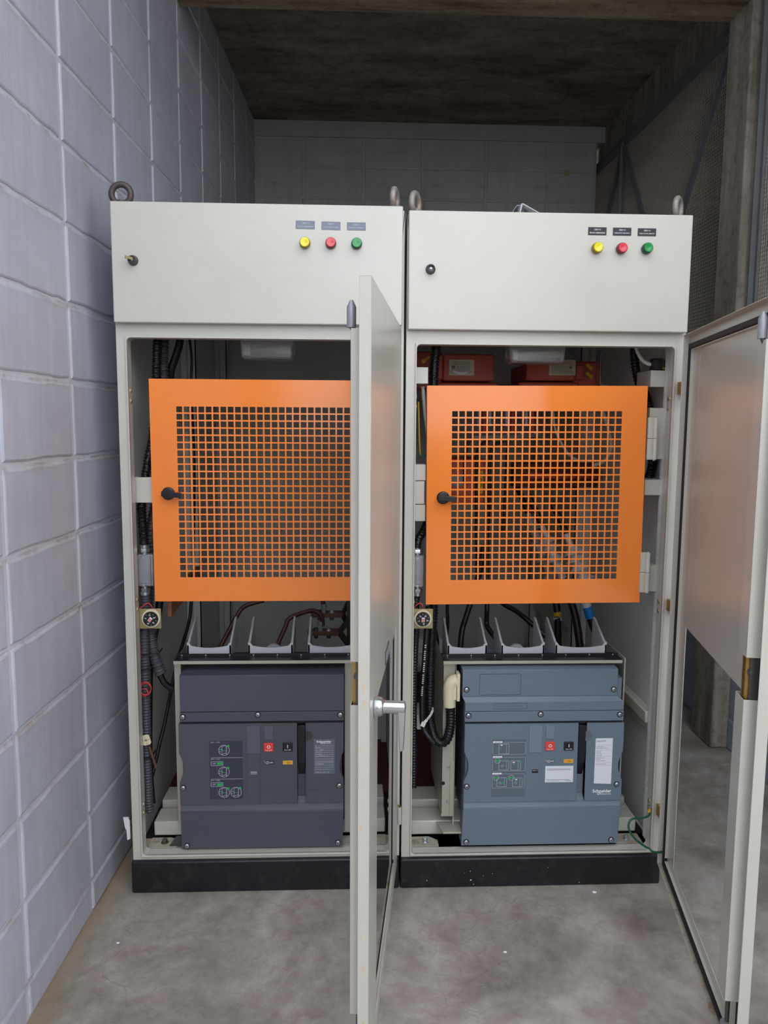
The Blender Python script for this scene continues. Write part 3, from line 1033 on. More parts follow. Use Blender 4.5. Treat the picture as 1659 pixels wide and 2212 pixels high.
YD = 0.062
a = at(321, 818, YD); b = at(335, 1299, YD)
gl = at(381, 878, YD); gb = at(388, 1247, YD)
kl = at(364, 1066, YD)
mesh_door(cabL, (a.x + b.x) / 2, (a.x + b.x) / 2 + 0.637, b.z, a.z, (gl.x + gb.x) / 2 + .001, (gl.x + gb.x) / 2 + 0.490, gb.z, gl.z, 24, 24, YD, 0.0, (kl.x, kl.z), ())
a, b, c, d = at(922, 834, YD), at(1399, 832.5, YD), at(921, 1305, YD), at(1382, 1302, YD)
g0, g1, g2, g3 = at(975, 889, YD), at(1343, 887.5, YD), at(975, 1253, YD), at(1332, 1250, YD)
kr = at(957, 1075, YD)
h1 = at(1406, 902, YD); h1b = at(1400, 993, YD); h2 = at(1398, 1193, YD); h2b = at(1392, 1279, YD)
mdR = mesh_door(cabR, (a.x + c.x) / 2, (b.x + d.x) / 2, (c.z + d.z) / 2, (a.z + b.z) / 2, (g0.x + g2.x) / 2, (g1.x + g3.x) / 2, (g2.z + g3.z) / 2, (g0.z + g1.z) / 2,
          24, 24, YD, 0.0068, (kr.x, kr.z), ((1.523, h1b.z, h1.z), (1.519, h2b.z, h2.z)))

def bracket(root, p0, p1, Y, depth, mt=None, open_top=False):
    x0, x1, z0, z1 = rect(*p0, *p1, Y)
    m = MB()
    s = 0.002
    mt = mt or M_PAINT
    m.box(x0, x1, Y, Y + s, z0, z1, mt)
    m.box(x0, x0 + s, Y, Y + depth, z0, z1, mt)
    m.box(x1 - s, x1, Y, Y + depth, z0, z1, mt)
    if not open_top:
        m.box(x0, x1, Y, Y + depth, z0, z0 + s, mt)
        m.box(x0, x1, Y, Y + depth, z1 - s, z1, mt)
    m.build('bracket', root, bevel=0.0015)

bracket(cabL, (290, 1031), (329, 1086), 0.075, 0.065, None, True)
bracket(cabR, (898, 793), (925, 829), 0.075, 0.05)
for q0, q1 in (((897, 1003), (920, 1038)), ((896, 1039), (917, 1089)), ((896, 1090), (919, 1126))):
    bracket(cabR, q0, q1, 0.075, 0.05)
bracket(cabR, (1405, 800), (1442, 836), 0.10, 0.11)
bracket(cabR, (1401, 881), (1436, 992), 0.088, 0.05)
bracket(cabR, (1392, 1036), (1430, 1070), 0.088, 0.07)
bracket(cabR, (1401, 1221), (1418, 1278), 0.088, 0.05)
bracket(cabR, (893, 1543), (912, 1576), 0.10, 0.10)
# side rail along the inside of the right cabinet
m = MB()
m.box(1.548, 1.578, 0.10, 1.6, 0.475, 0.512, M_PAINT)
m.box(1.560, 1.578, 0.10, 1.6, 0.445, 0.475, M_PAINT)
m.build('side_rail', cabR, bevel=0.003)
m = MB()
m.box(0.80, 1.02, 0.95, 1.0, 0.44, 0.50, M_PAINT_IN)
m.box(0.80, 1.02, 0.90, 0.95, 0.40, 0.44, M_PAINT_IN)
m.build('cross_rail', cabR, bevel=0.003)

# ------------------------------------------------------------------ circuit breakers
YB = 0.045

def screw(parent, px, py, Y, r=0.0068):
    p = at(px, py, Y)
    m = MB()
    m.lathe((p.x, Y, p.z), (0, -1, 0), [(0, r * 1.35), (0.0006, r * 1.35)], M_RUBBER, 20)
    m.lathe((p.x, Y - 0.0006, p.z), (0, -1, 0), [(0, r), (0.0022, r * 0.95), (0.0036, r * 0.6), (0.0038, 0)], M_GALV, 20)
    for a in (0.5, 0.5 + PI / 2):
        d = Vector((math.cos(a), 0, math.sin(a))) * r * 0.6
        c = Vector((p.x, Y - 0.0044, p.z))
        m.bar(c - d, c + d, 0.0012, 0.0009, M_STEELD, up=(0, -1, 0))
    m.build('screw', parent)

def shroud(parent, px0, px1, pyb, Y0, zt_front, zt_back, deep):
    """pole barrier: two tall raked cheeks joined by a low dished front"""
    x0, x1 = at(px0, pyb, Y0).x, at(px1, pyb, Y0).x
    z0 = at(px0, pyb, Y0).z - 0.01
    zf = zt_front
    m = MB()
    s = 0.0065
    n = 12
    top = []
    for k in range(n + 1):
        t = k / n
        top.append((x0 + 0.014 + (x1 - x0 - 0.028) * t, zf - 0.006 * math.sin(PI * t)))
    m.prism([(x0, z0), (x1, z0), (x1, zf + 0.012), (x1 - 0.006, zf + 0.010)] + top[::-1] + [(x0 + 0.006, zf + 0.010), (x0, zf + 0.012)], 'y', Y0, Y0 + s, M_LTGREYPL)
    for xa in (x0, x1 - s):
        m.prism([(Y0, z0), (Y0 + deep, z0), (Y0 + deep, zt_back), (Y0 + deep - 0.012, zt_back), (Y0, zf + 0.004)], 'x', xa, xa + s, M_LTGREYPL)
    m.build('pole_barrier', parent, bevel=0.0008)

def ringline(m, cx, cz, r, wd, Y, mt, n=28, a0=0, a1=2 * PI):
    for k in range(n):
        t0, t1 = a0 + (a1 - a0) * k / n, a0 + (a1 - a0) * (k + 1) / n
        p = [(cx + rr * math.cos(t), Y, cz + rr * math.sin(t)) for rr, t in ((r, t0), (r, t1), (r - wd, t1), (r - wd, t0))]
        m.add(p, [(0, 1, 2, 3)], mt)

def line(m, x0, z0, x1, z1, wd, Y, mt):
    d = Vector((x1 - x0, 0, z1 - z0))
    if d.length < 1e-6:
        return
    d.normalize()
    s = Vector((-d.z, 0, d.x)) * wd / 2
    a, b = Vector((x0, Y, z0)), Vector((x1, Y, z1))
    m.add([a - s, b - s, b + s, a + s], [(0, 1, 2, 3)], mt)

def outline(m, x0, x1, z0, z1, wd, Y, mt, r=0.0):
    if r:
        line(m, x0 + r, z0, x1 - r, z0, wd, Y, mt); line(m, x0 + r, z1, x1 - r, z1, wd, Y, mt)
        line(m, x0, z0 + r, x0, z1 - r, wd, Y, mt); line(m, x1, z0 + r, x1, z1 - r, wd, Y, mt)
        for cx, cz, a in ((x1 - r, z1 - r, 0), (x0 + r, z1 - r, PI / 2), (x0 + r, z0 + r, PI), (x1 - r, z0 + r, 1.5 * PI)):
            ringline(m, cx, cz, r + wd / 2, wd, Y, mt, 5, a, a + PI / 2)
    else:
        line(m, x0, z0, x1, z0, wd, Y, mt); line(m, x0, z1, x1, z1, wd, Y, mt)
        line(m, x0, z0, x0, z1, wd, Y, mt); line(m, x1, z0, x1, z1, wd, Y, mt)

def disc(m, cx, cz, r, Y, mt, sx=1.0):
    m.add([(cx + r * sx * math.cos(2 * PI * k / 18), Y, cz + r * math.sin(2 * PI * k / 18)) for k in range(18)], [list(range(18))], mt)

def flat(m, x0, x1, z0, z1, Y, mt):
    m.add([(x0, Y, z0), (x1, Y, z0), (x1, Y, z1), (x0, Y, z1)], [(0, 1, 2, 3)], mt)

UX, UZ = Vector((1, 0, 0)), Vector((0, 0, 1))

def wordmark(m, x0, x1, z0, z1, Y, mt):
    h = z1 - z0
    wd = x1 - x0
    m.text('Schneider', (x0 + wd / 2, Y, z1 - h * 0.33), UX, UZ, mt, width=wd, height=h * 0.56, bold=0.028)
    m.text('Electric', (x0 + wd * 0.70, Y, z0 + h * 0.17), UX, UZ, mt, width=wd * 0.56, height=h * 0.34, bold=0.002)
    ringline(m, x0 + wd * 0.33, z0 + h * 0.20, h * 0.22, h * 0.10, Y, mt, 14)
    line(m, x0 + wd * 0.33 + h * .15, z0 + h * .25, x0 + wd * 0.40, z0 + h * .5, h * 0.10, Y, mt)

def block_part(parent, name, px, Y, proud, mt, bev=0.001):
    x0, x1, z0, z1 = rect(*px, Y)
    m = MB()
    m.box(x0, x1, Y - proud, Y + 0.002, z0, z1, mt)
    return m.build(name, parent, bevel=bev), (x0, x1, z0, z1)

def front_panels(parent, name, xl, xr, zb, zt, sx0, sx1, scal, mt, mt_dark):
    """the main front in two leaves either side of the handle slot, with finger scallops in the outer edges"""
    def leaf(poly):
        return poly
    n = 16
    zc, hz, dp = scal
    left = [(xl, zb)] + [(sx0, zb), (sx0, zt), (xl, zt)]
    for k in range(n + 1):
        t = k / n
        z = zc + hz - 2 * hz * t
        left.append((xl + dp * math.sin(PI * t), z))
    right = [(sx1, zb), (xr, zb)]
    for k in range(n + 1):
        t = k / n
        z = zc - hz + 2 * hz * t
        right.append((xr - dp * math.sin(PI * t), z))
    right += [(xr, zt), (sx1, zt)]
    m = MB()
    m.prism(left, 'y', YB, YB + 0.022, mt)
    m.prism(right, 'y', YB, YB + 0.022, mt)
    # dimples along the scallops
    for xe, sg in ((xl, 1), (xr, -1)):
        for k in range(6):
            t = (k + 0.5) / 6
            m.lathe((xe + sg * (dp * math.sin(PI * t) + 0.009), YB - 0.0002, zc + hz * 1.1 - 2.2 * hz * t), (0, -1, 0), [(0, 0.0022), (0.0008, 0.0016), (0.001, 0)], M_BLUERAIS if mt is M_BLUEPL else M_DARKRAIS, 10)
    return m.build(name, parent, bevel=0.0016)

def breaker(label, loc, right):
    root = thing('circuit_breaker', label, 'circuit breaker', loc, 'draw-out circuit breakers in the cabinets')
    base = M_BLUEPL if right else M_DARKPL
    rais = M_BLUERAIS if right else M_DARKRAIS
    E = lambda *a: rect(*a, YB)
    z_ = lambda py, px=(1170 if right else 560): at(px, py, YB).z
    if right:
        xl, xr = at(1003, 1640, YB).x, at(1346, 1620, YB).x
        xlt, xrt = at(999, 1490, YB + .012).x, at(1334.5, 1480, YB + .012).x
        xlb, xrb = at(996, 1827, YB).x, at(1333, 1820, YB).x
        sx0, sx1 = E(1247, 1565, 1265, 1728)[:2]
    else:
        xl, xr = at(387, 1640, YB).x, at(742, 1620, YB).x
        xlt, xrt = at(388, 1490, YB).x, at(743, 1480, YB).x
        xlb, xrb = at(393, 1834, YB).x, at(740, 1827, YB).x
        sx0, sx1 = E(642, 1566, 660.5, 1733)[:2]
    zt_main = z_(1563)
    zb_main = z_(1737 if not right else 1731)
    # body between the cheeks of the cradle
    m = MB()
    m.box(xl + 0.006, xr - 0.006, YB + 0.02, 0.25, 0.179, z_(1470), base)
    m.box(xl + 0.012, xr - 0.012, YB + 0.02, 0.124, z_(1826), 0.179, base)
    m.build('body', root)
    # covers
    if right:
        Yt = YB + 0.012
        zq = [at(1170, 1446, Yt).z, at(1170, 1504, Yt).z, z_(1517), z_(1536)]
        ztb = at(1165, 1431, 0.10).z
        m = MB()
        m.hexa([(xlt, Yt, zq[1]), (xrt, Yt, zq[1]), (xrt, 0.25, zq[1]), (xlt, 0.25, zq[1]), (xlt, Yt, zq[0]), (xrt, Yt, zq[0]), (xrt, 0.25, zq[0]), (xlt, 0.25, zq[0])], M_BLUEPL)
        m.hexa([(xlt, Yt, zq[0]), (xrt, Yt, zq[0]), (xrt, 0.25, zq[0]), (xlt, 0.25, zq[0]), (xlt - 0.004, 0.10, ztb), (xrt - 0.006, 0.10, ztb), (xrt - 0.006, 0.25, ztb), (xlt - 0.004, 0.25, ztb)], M_BLUEPL)
        x0 = at(1005, 1525, YB).x
        x1 = at(1347, 1520, YB).x
        m.hexa([(x0, YB, zq[2]), (x1, YB, zq[2]), (x1, 0.12, zq[2]), (x0, 0.12, zq[2]), (xlt, Yt, zq[1]), (xrt, Yt, zq[1]), (xrt, 0.12, zq[1]), (xlt, 0.12, zq[1])], M_BLUEPL)
        tc = m.build('top_cover', root, bevel=0.0012)
        m = MB()
        m.box(x0, x1, YB, YB + 0.03, zq[3] + 0.0006, zq[2], M_BLUEPL)
        m.box(x0 - .001, x1 + .0015, YB - 0.001, YB + 0.03, z_(1558), zq[3] - 0.0006, M_BLUEPL)
        band = m.build('front_band', root, bevel=0.0012)
        m = MB()
        a = rect(1036, 1456, 1125, 1501, Yt)
        outline(m, a[0], a[1], a[2], a[3], 0.0012, Yt - 0.0003, M_INK, 0.004)
        m.build('knockout_outline', tc)
        m = MB()
        a = E(1067, 1519, 1138.5, 1531.5)
        outline(m, a[0], a[1], a[2], a[3], 0.0009, YB - 0.0003, M_INK, 0.003)
        m.text('EasyPact', ((a[0] + a[1]) / 2, YB - 0.0005, (a[2] + a[3]) / 2), UX, UZ, M_PLATEG, width=(a[1] - a[0]) * 0.78, height=(a[3] - a[2]) * 0.72, bold=0.0)
        m.build('embossed_mark', band)
        for px, py in ((1008, 1490), (1326, 1489)):
            screw(tc, px, py, Yt)
        for px, py in ((1012, 1546), (1168, 1543), (1339, 1543.5)):
            screw(band, px, py, YB - .001)
    else:
        ztb = at(560, 1431, 0.14).z
        zq = [z_(1458), z_(1537.5)]
        m = MB()
        m.box(xlt, xrt, YB, 0.25, zq[1] + 0.0006, zq[0], M_DARKTOP)
        m.hexa([(xlt, YB, zq[0]), (xrt, YB, zq[0]), (xrt, 0.25, zq[0]), (xlt, 0.25, zq[0]), (xlt + 0.020, 0.14, ztb), (xrt + .002, 0.14, ztb), (xrt + .002, 0.25, ztb), (xlt + 0.020, 0.25, ztb)], M_DARKTOP)
        tc = m.build('top_cover', root, bevel=0.0014)
        m = MB()
        m.box(xlt - .001, xrt, YB - 0.0012, YB + 0.03, z_(1558), zq[1] - 0.0006, M_DARKTOP)
        band = m.build('front_band', root, bevel=0.0012)
        for px, py in ((394.5, 1549), (557, 1544), (735, 1544)):
            screw(band, px, py, YB - .0012)
    sc = (z_(1655), 0.046, 0.013) if right else (z_(1657), 0.046, 0.012)
    fp = front_panels(root, 'front_cover', xl, xr, zb_main + 0.0006, zt_main, sx0, sx1, sc, base, None)
    # dark recess at the top joint and behind the handle slot
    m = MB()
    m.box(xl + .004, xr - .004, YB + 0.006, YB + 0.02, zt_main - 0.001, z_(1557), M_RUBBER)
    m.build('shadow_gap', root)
    m = MB()
    m.box(sx0 - 0.004, sx1 + 0.004, YB + 0.055, YB + 0.06, zb_main, zt_main, M_BLKPL)
    m.box(sx0 - 0.003, sx0, YB + 0.002, YB + 0.055, zb_main, zt_main, base)
    m.box(sx1, sx1 + 0.003, YB + 0.002, YB + 0.055, zb_main, zt_main, base)
    m.prism([(YB + 0.004, zb_main), (YB + 0.055, zb_main), (YB + 0.055, zb_main + 0.045)], 'x', sx0, sx1, base)
    m.build('handle_recess', root)
    m = MB()
    zh0, zh1 = z_(1650), z_(1568)
    m.hexa([(sx0 + .002, YB + 0.004, zh0), (sx1 - .001, YB + 0.004, zh0), (sx1 - .001, YB + 0.03, zh0), (sx0 + .002, YB + 0.03, zh0),
            (sx0 + .002, YB - 0.001, zh1), (sx1 - .001, YB - 0.001, zh1), (sx1 - .001, YB + 0.03, zh1), (sx0 + .002, YB + 0.03, zh1)], M_BLKPL)
    zl = z_(1700)
    m.hexa([(sx0 + .003, YB + 0.030, zl), (sx1 - .005, YB + 0.030, zl), (sx1 - .005, YB + 0.045, zl), (sx0 + .003, YB + 0.045, zl),
            (sx0 + .002, YB + 0.006, zh0), (sx1 - .001, YB + 0.006, zh0), (sx1 - .001, YB + 0.03, zh0), (sx0 + .002, YB + 0.03, zh0)], M_BLKPL)
    m.build('charging_handle', root, bevel=0.0012)
    # thumb grip beside the slot
    m = MB()
    gx, gz = (E(1265, 1580, 1280, 1602) if right else E(660.5, 1580, 676, 1602))[:2], (z_(1602), z_(1580))
    pts = [(gx[0], gz[0])] + [(gx[0] + (gx[1] - gx[0]) * math.sin(t) ** 0.7, gz[0] + (gz[1] - gz[0]) * (0.5 - 0.5 * math.cos(t)) ** 0.8) for t in [PI / 2 * (0.25 + 0.75 * k / 8) for k in range(9)]] + [(gx[1] * .6 + gx[0] * .4, gz[1]), (gx[0], gz[1])]
    m.prism(pts, 'y', YB - 0.0004, YB + 0.001, M_INK if not right else M_PLATEG)
    m.build('thumb_recess', fp)
    # bottom cover
    m = MB()
    zs = z_(1744) if right else z_(1752)
    zb = at(1170 if right else 560, 1824 if right else 1831, YB).z
    m.hexa([(xlb, YB, zb), (xrb, YB, zb), (xrb, YB + .05, zb), (xlb, YB + .05, zb), (xl, YB, zs), (xr, YB, zs), (xr, YB + .05, zs), (xl, YB + .05, zs)], base if right else M_DARKTOP)
    m.hexa([(xl, YB, zs), (xr, YB, zs), (xr, YB + .05, zs), (xl, YB + .05, zs), (xl, YB + 0.007, zb_main - .0006), (xr, YB + 0.007, zb_main - .0006), (xr, YB + .05, zb_main - .0006), (xl, YB + .05, zb_main - .0006)], base if right else M_DARKTOP)
    bc = m.build('bottom_cover', root, bevel=0.0014)
    for px, py in (((1007, 1819), (1320, 1814)) if right else ((404, 1827), (730, 1820))):
        screw(bc, px, py, YB)
    for px, py in (((1008, 1699), (1332, 1694)) if right else ((395.5, 1702), (733, 1697))):
        screw(fp, px, py, YB)
    # control window: blanking plates, buttons, flags, counter
    if right:
        R = dict(b1=(1143, 1567, 1171, 1625), b2=(1179, 1567, 1198, 1596), off=(1177.5, 1602, 1198, 1620.5), on=(1218, 1602, 1238.5, 1620), foff=(1178, 1640, 1198, 1648), fon=(1217.5, 1640, 1238, 1648), cnt=(1149, 1662, 1162.5, 1669.5))
    else:
        R = dict(b1=(533, 1568.5, 562.5, 1627.5), b2=(570.5, 1568.5, 590, 1597.5), off=(570.5, 1604.5, 591, 1623), on=(611, 1603.5, 632, 1622), foff=(570.5, 1643, 591.5, 1651), fon=(611, 1643, 632.5, 1651), cnt=(541, 1666, 555.5, 1673))
    block_part(fp, 'blanking_plate', R['b1'], YB, 0.0022, rais)
    block_part(fp, 'blanking_plate', R['b2'], YB, 0.0030, rais)
    for key, mt, sym, word, nm in (('off', M_RED, 'O', 'Push OFF', 'off_button'), ('on', M_BLKPL, 'I', 'Push ON', 'on_button')):
        x0, x1, z0, z1 = E(*R[key])
        m = MB()
        m.box(x0, x1, YB - 0.004, YB + 0.001, z0, z1, mt)
        o = m.build(nm, fp, bevel=0.0012)
        m = MB()
        m.text(sym, ((x0 + x1) / 2, YB - 0.0045, z0 + (z1 - z0) * 0.58), UX, UZ, M_WHITE, height=(z1 - z0) * 0.38, bold=0.02)
        m.text(word, ((x0 + x1) / 2, YB - 0.0045, z0 + (z1 - z0) * 0.18), UX, UZ, M_WHITE, width=(x1 - x0) * 0.66, bold=0.01)
        m.build('button_legend', o)
    x0, x1, z0, z1 = E(*R['foff'])
    m = MB()
    m.box(x0, x1, YB - 0.0012, YB + 0.001, z0, z1, M_PLATEG if right else M_INK)
    m.text('OFF', (x0 + (x1 - x0) * 0.74, YB - 0.0015, (z0 + z1) / 2), UX, UZ, M_WHITE, width=(x1 - x0) * 0.36, bold=0.01)
    ringline(m, x0 + (x1 - x0) * 0.36, (z0 + z1) / 2, (z1 - z0) * 0.36, 0.0012, YB - 0.0015, M_WHITE, 14)
    line(m, x0 + .001, z1, x0 + .004, z0 + .002, 0.0008, YB - .0015, M_WHITE)
    m.build('position_flag', fp, bevel=0.0004)
    x0, x1, z0, z1 = E(*R['fon'])
    m = MB()
    m.box(x0, x1, YB - 0.0012, YB + 0.001, z0, z1, M_YEL)
    m.text('ON', (x0 + (x1 - x0) * 0.58, YB - 0.0015, (z0 + z1) / 2), UX, UZ, M_INK, height=(z1 - z0) * 0.46)
    m.build('charge_flag', fp, bevel=0.0004)
    x0, x1, z0, z1 = E(*R['cnt'])
    m = MB()
    m.box(x0, x1, YB - 0.0004, YB + 0.001, z0, z1, M_BLKPL if right else M_INKG)
    m.text('00011' if right else '00047', ((x0 + x1) / 2, YB - 0.0008, z0 + (z1 - z0) * 0.66), UX, UZ, M_LINE, width=(x1 - x0) * 0.8, height=(z1 - z0) * 0.34)
    m.build('operations_counter', fp)
    # fine seams moulded in the front
    m = MB()
    sm = M_PLATEG if right else M_INK
    if right:
        for q in (((1169.5, 1648, 1169.5, 1728), (1167, 1697, 1246, 1696), (1139, 1590, 1135, 1728), (1266, 1696, 1336, 1696), (1167, 1706, 1246, 1705))):
            a, b = at(q[0], q[1], YB), at(q[2], q[3], YB)
            line(m, a.x, a.z, b.x, b.z, 0.0007, YB - 0.0003, sm)
    else:
        for q in (((562.5, 1628, 562.5, 1737), (563, 1697, 642, 1696.5), (533, 1628, 533, 1737), (563, 1709, 642, 1708), (663, 1696, 722, 1695), (663, 1705, 722, 1704))):
            a, b = at(q[0], q[1], YB), at(q[2], q[3], YB)
            line(m, a.x, a.z, b.x, b.z, 0.0007, YB - 0.0003, sm)
    m.build('moulded_seam', fp)
    Yl = YB - 0.0008
    if right:
        x0, x1, z0, z1 = E(1062, 1597, 1135, 1721)
        m = MB()
        m.box(x0, x1, YB - 0.0004, YB + 0.001, z0, z1, M_DECALG)
        T = lambda px, py: (at(px, py, YB).x, at(px, py, YB).z)
        for (ax, ay, bx, by) in ((1065, 1604, 1135, 1629), (1064.5, 1636, 1134, 1665), (1063.5, 1672, 1132, 1701.5)):
            a, b = T(ax, ay), T(bx, by)
            outline(m, a[0], b[0], b[1], a[1], 0.0007, Yl, M_LINE, 0.003)
            flat(m, a[0], a[0] + 0.028, a[1] - 0.001, a[1] + 0.004, Yl - .0001, M_WHITE)
            for k in range(3):
                flat(m, a[0] + .006 + .006 * k, a[0] + .010 + .006 * k, a[1] + 0.001, a[1] + 0.002, Yl - .0003, M_INKG)
        def mech(ax, ay, bx, by, tick):
            a, b = T(ax, ay), T(bx, by)
            outline(m, a[0], b[0], b[1], a[1], 0.0009, Yl, M_LINE, 0.0015)
            wv = a[0] + (b[0] - a[0]) * 0.76
            h = a[1] - b[1]
            for k in range(4):
                line(m, wv + (0.0008 if k % 2 else -0.0006), b[1] + h * k / 4, wv + (-0.0006 if k % 2 else 0.0008), b[1] + h * (k + 1) / 4, 0.0007, Yl, M_LINE)
            if tick:
                disc(m, b[0], a[1] - .003, 0.0021, Yl - .0003, M_GREEN)
        def zoomed(ax, ay):
            a = T(ax, ay)
            ringline(m, a[0], a[1], 0.0085, 0.0009, Yl, M_LINE, 22)
            flat(m, a[0] - .0058, a[0] + .0058, a[1] - .0023, a[1] + .0023, Yl - .0002, M_GREEN)
        mech(1078, 1607, 1099, 1628, False)
        mech(1078, 1643.5, 1098.5, 1663, True); mech(1103.5, 1643.5, 1124, 1663, True)
        mech(1073.5, 1680, 1094, 1699, True); mech(1107, 1680, 1127.5, 1699, True)
        zoomed(1074.5, 1643); zoomed(1071.5, 1680); zoomed(1104.5, 1680)
        for px, py in ((1083.5, 1609.5), (1109.5, 1646.5), (1115, 1683.5)):
            a = T(px, py); disc(m, a[0], a[1], 0.0018, Yl - .0003, M_WHITE, 2.0)
        for px, py in ((1081, 1615), (1110, 1651), (1114, 1687)):
            a = T(px, py); flat(m, a[0] - .002, a[0] + .0025, a[1] - .0012, a[1] + .0012, Yl - .0003, M_GREEN)
        for px, py in ((1084.5, 1654.5), (1080, 1691), (1114, 1691)):
            a = T(px, py); ringline(m, a[0], a[1], 0.0034, 0.0008, Yl - .0002, M_LINE, 14)
        a, b = T(1083, 1693.5), T(1089, 1688.5)
        line(m, a[0], a[1], b[0], b[1], 0.0028, Yl - .0003, M_GREEN)
        m.build('instruction_decal', fp)
        # small white card (its square code is left out)
        x0, x1, z0, z1 = E(1177.5, 1654.5, 1238, 1689.5)
        m = MB()
        m.box(x0, x1, YB - 0.0008, YB + 0.001, z0, z1, M_STICK)
        for k, (zz, ww) in enumerate(((0.82, .82), (0.76, .84), (0.17, .80), (0.08, .46))):
            zc = z0 + (z1 - z0) * zz
            xx = x0 + (x1 - x0) * 0.06
            while xx < x0 + (x1 - x0) * (0.06 + ww):
                l = random.uniform(0.0025, 0.006)
                flat(m, xx, min(xx + l, x0 + (x1 - x0) * (0.06 + ww)), zc - .0006, zc + .0006, YB - 0.0012, M_INKG if k in (1, 3) else M_INK)
                xx += l + 0.0009
        m.text('Schneider', (x0 + (x1 - x0) * 0.83, YB - 0.0012, z0 + (z1 - z0) * 0.10), UX, UZ, M_GREEN, width=(x1 - x0) * 0.24, bold=0.02)
        m.build('white_card', fp)
        # tall white rating sticker, slightly askew
        a, b, c, d = at(1287, 1595, YB), at(1324, 1594.5, YB), at(1282.5, 1692, YB), at(1319.5, 1693, YB)
        m = MB()
        yy = YB - 0.0008
        m.hexa([(c.x, yy, c.z), (d.x, yy, d.z), (d.x, YB, d.z), (c.x, YB, c.z), (a.x, yy, a.z), (b.x, yy, b.z), (b.x, YB, b.z), (a.x, YB, a.z)], M_STICK)
        U = (b - a).normalized(); V = (a - c).normalized()
        m.text('EasyPact EXE', a + U * 0.017 - V * 0.0085 + Vector((0, -0.0012, 0)), U, V, M_INK, width=0.027, bold=0.012)
        for zz, ww in ((.15, 0), (.19, .5), (.22, .7), (.255, 0), (.285, .30), (.315, .28), (.345, .30), (.378, .34), (.405, 0), (.435, .6), (.465, .3), (.50, .55), (.54, 0), (.575, .62), (.60, 0)):
            for seg_ in range(1):
                o = a + U * 0.003 - V * ((a - c).length * zz) + Vector((0, -0.0012, 0))
                if ww == 0:
                    line_len, th = (b - a).length - 0.006, 0.0004
                    p = o
                    m.add([p, p + U * line_len, p + U * line_len + V * th, p + V * th], [(0, 1, 2, 3)], M_INKG)
                else:
                    q = 0.0
                    while q < ww * 0.046:
                        l = random.uniform(.002, .005)
                        p = o + U * q
                        m.add([p, p + U * l, p + U * l + V * .0013, p + V * .0013], [(0, 1, 2, 3)], M_INKG)
                        q += l + .0009
        m.build('rating_sticker', fp)
        x0, x1, z0, z1 = E(1279.5, 1704, 1320.5, 1716.5)
        m = MB()
        wordmark(m, x0, x1, z0, z1, YB - 0.0004, M_WHITE)
        m.build('wordmark', fp)
    else:
        x0, x1, z0, z1 = E(452.5, 1600.5, 524.5, 1726.5)
        m = MB()
        m.box(x0, x1, YB - 0.0004, YB + 0.001, z0, z1, M_DECALD)
        T = lambda px, py: (at(px, py, YB).x, at(px, py, YB).z)
        for py in (1637, 1683):
            a, b = T(455.5, py), T(524.5, py - 0.8)
            line(m, a[0], a[1], b[0], b[1], 0.0009, Yl, M_LINE)
        for py, word in ((1604, 'ON --- OFF'), (1640.2, 'OFF --- ON'), (1686.3, 'OFF --- ON')):
            a, b = T(455.5, py), T(474.5, py)
            m.text('[' + word + ']', ((a[0] + b[0]) / 2, Yl, a[1]), UX, UZ, M_LINE, width=b[0] - a[0], height=0.0042)
        for py in (1649.3, 1694.5):
            a, b = T(456, py - 4), T(481.5, py + 4)
            outline(m, a[0], b[0], b[1], a[1], 0.001, Yl, M_LINE)
            flat(m, a[0] + (b[0] - a[0]) * .52, b[0] - .002, b[1] + .0022, a[1] - .0022, Yl - .0002, M_GREEN)
            m.text('OFF', (a[0] + (b[0] - a[0]) * .26, Yl, (a[1] + b[1]) / 2), UX, UZ, M_LINE, height=0.0045)
            c, d = T(469, py + 4), T(471, py + 22)
            line(m, c[0], c[1], c[0], d[1], 0.0005, Yl, M_INKG)
            line(m, c[0], d[1], d[0] + .002, d[1], 0.0005, Yl, M_INKG)
        for px, py in ((484, 1620.5), (484, 1667.5), (484.5, 1711.5), (510, 1711)):
            c = T(px, py)
            ringline(m, c[0], c[1], 0.0162, 0.0011, Yl, M_LINE, 30)
            line(m, c[0] - .006, c[1] + .012, c[0] - .006, c[1] - .012, 0.0008, Yl, M_LINE)
            line(m, c[0] + .007, c[1] + .014, c[0] + .007, c[1] - .014, 0.0012, Yl, M_LINE)
            line(m, c[0] - .006, c[1] + .012, c[0] + .007, c[1] + .0145, 0.0008, Yl, M_LINE)
            line(m, c[0] - .006, c[1] - .012, c[0] + .007, c[1] - .008, 0.0011, Yl, M_LINE)
            line(m, c[0] - .014, c[1] + .002, c[0] - .009, c[1] + .002, 0.0008, Yl, M_LINE)
            line(m, c[0] - .014, c[1] - .004, c[0] - .009, c[1] - .004, 0.0008, Yl, M_LINE)
            line(m, c[0] - .009, c[1] + .004, c[0] - .002, c[1] - .002, 0.0028, Yl - .0002, M_GREEN)
            line(m, c[0] + .001, c[1] - .001, c[0] + .006, c[1] - .003, 0.0016, Yl, M_INKG)
            disc(m, c[0] + .0125, c[1] + .0128, 0.0038, Yl - .0003, M_GREEN)
        m.build('instruction_decal', fp)
        x0, x1, z0, z1 = E(678, 1596.5, 723, 1671.5)
        m = MB()
        m.box(x0, x1, YB - 0.0006, YB + 0.001, z0, z1, M_PLATEG)
        wordmark(m, x0 + (x1 - x0) * .13, x1 - (x1 - x0) * .16, z1 - .0145, z1 - .0035, YB - 0.001, M_WHITE)
        hh = z1 - z0
        for t in (.19, .255, .32, .38, .44, .50, .565, .625, .685, .745, .805, .87):
            line(m, x0 + .003, z1 - hh * t, x1 - .003, z1 - hh * t, 0.0006, YB - .001, M_LINE)
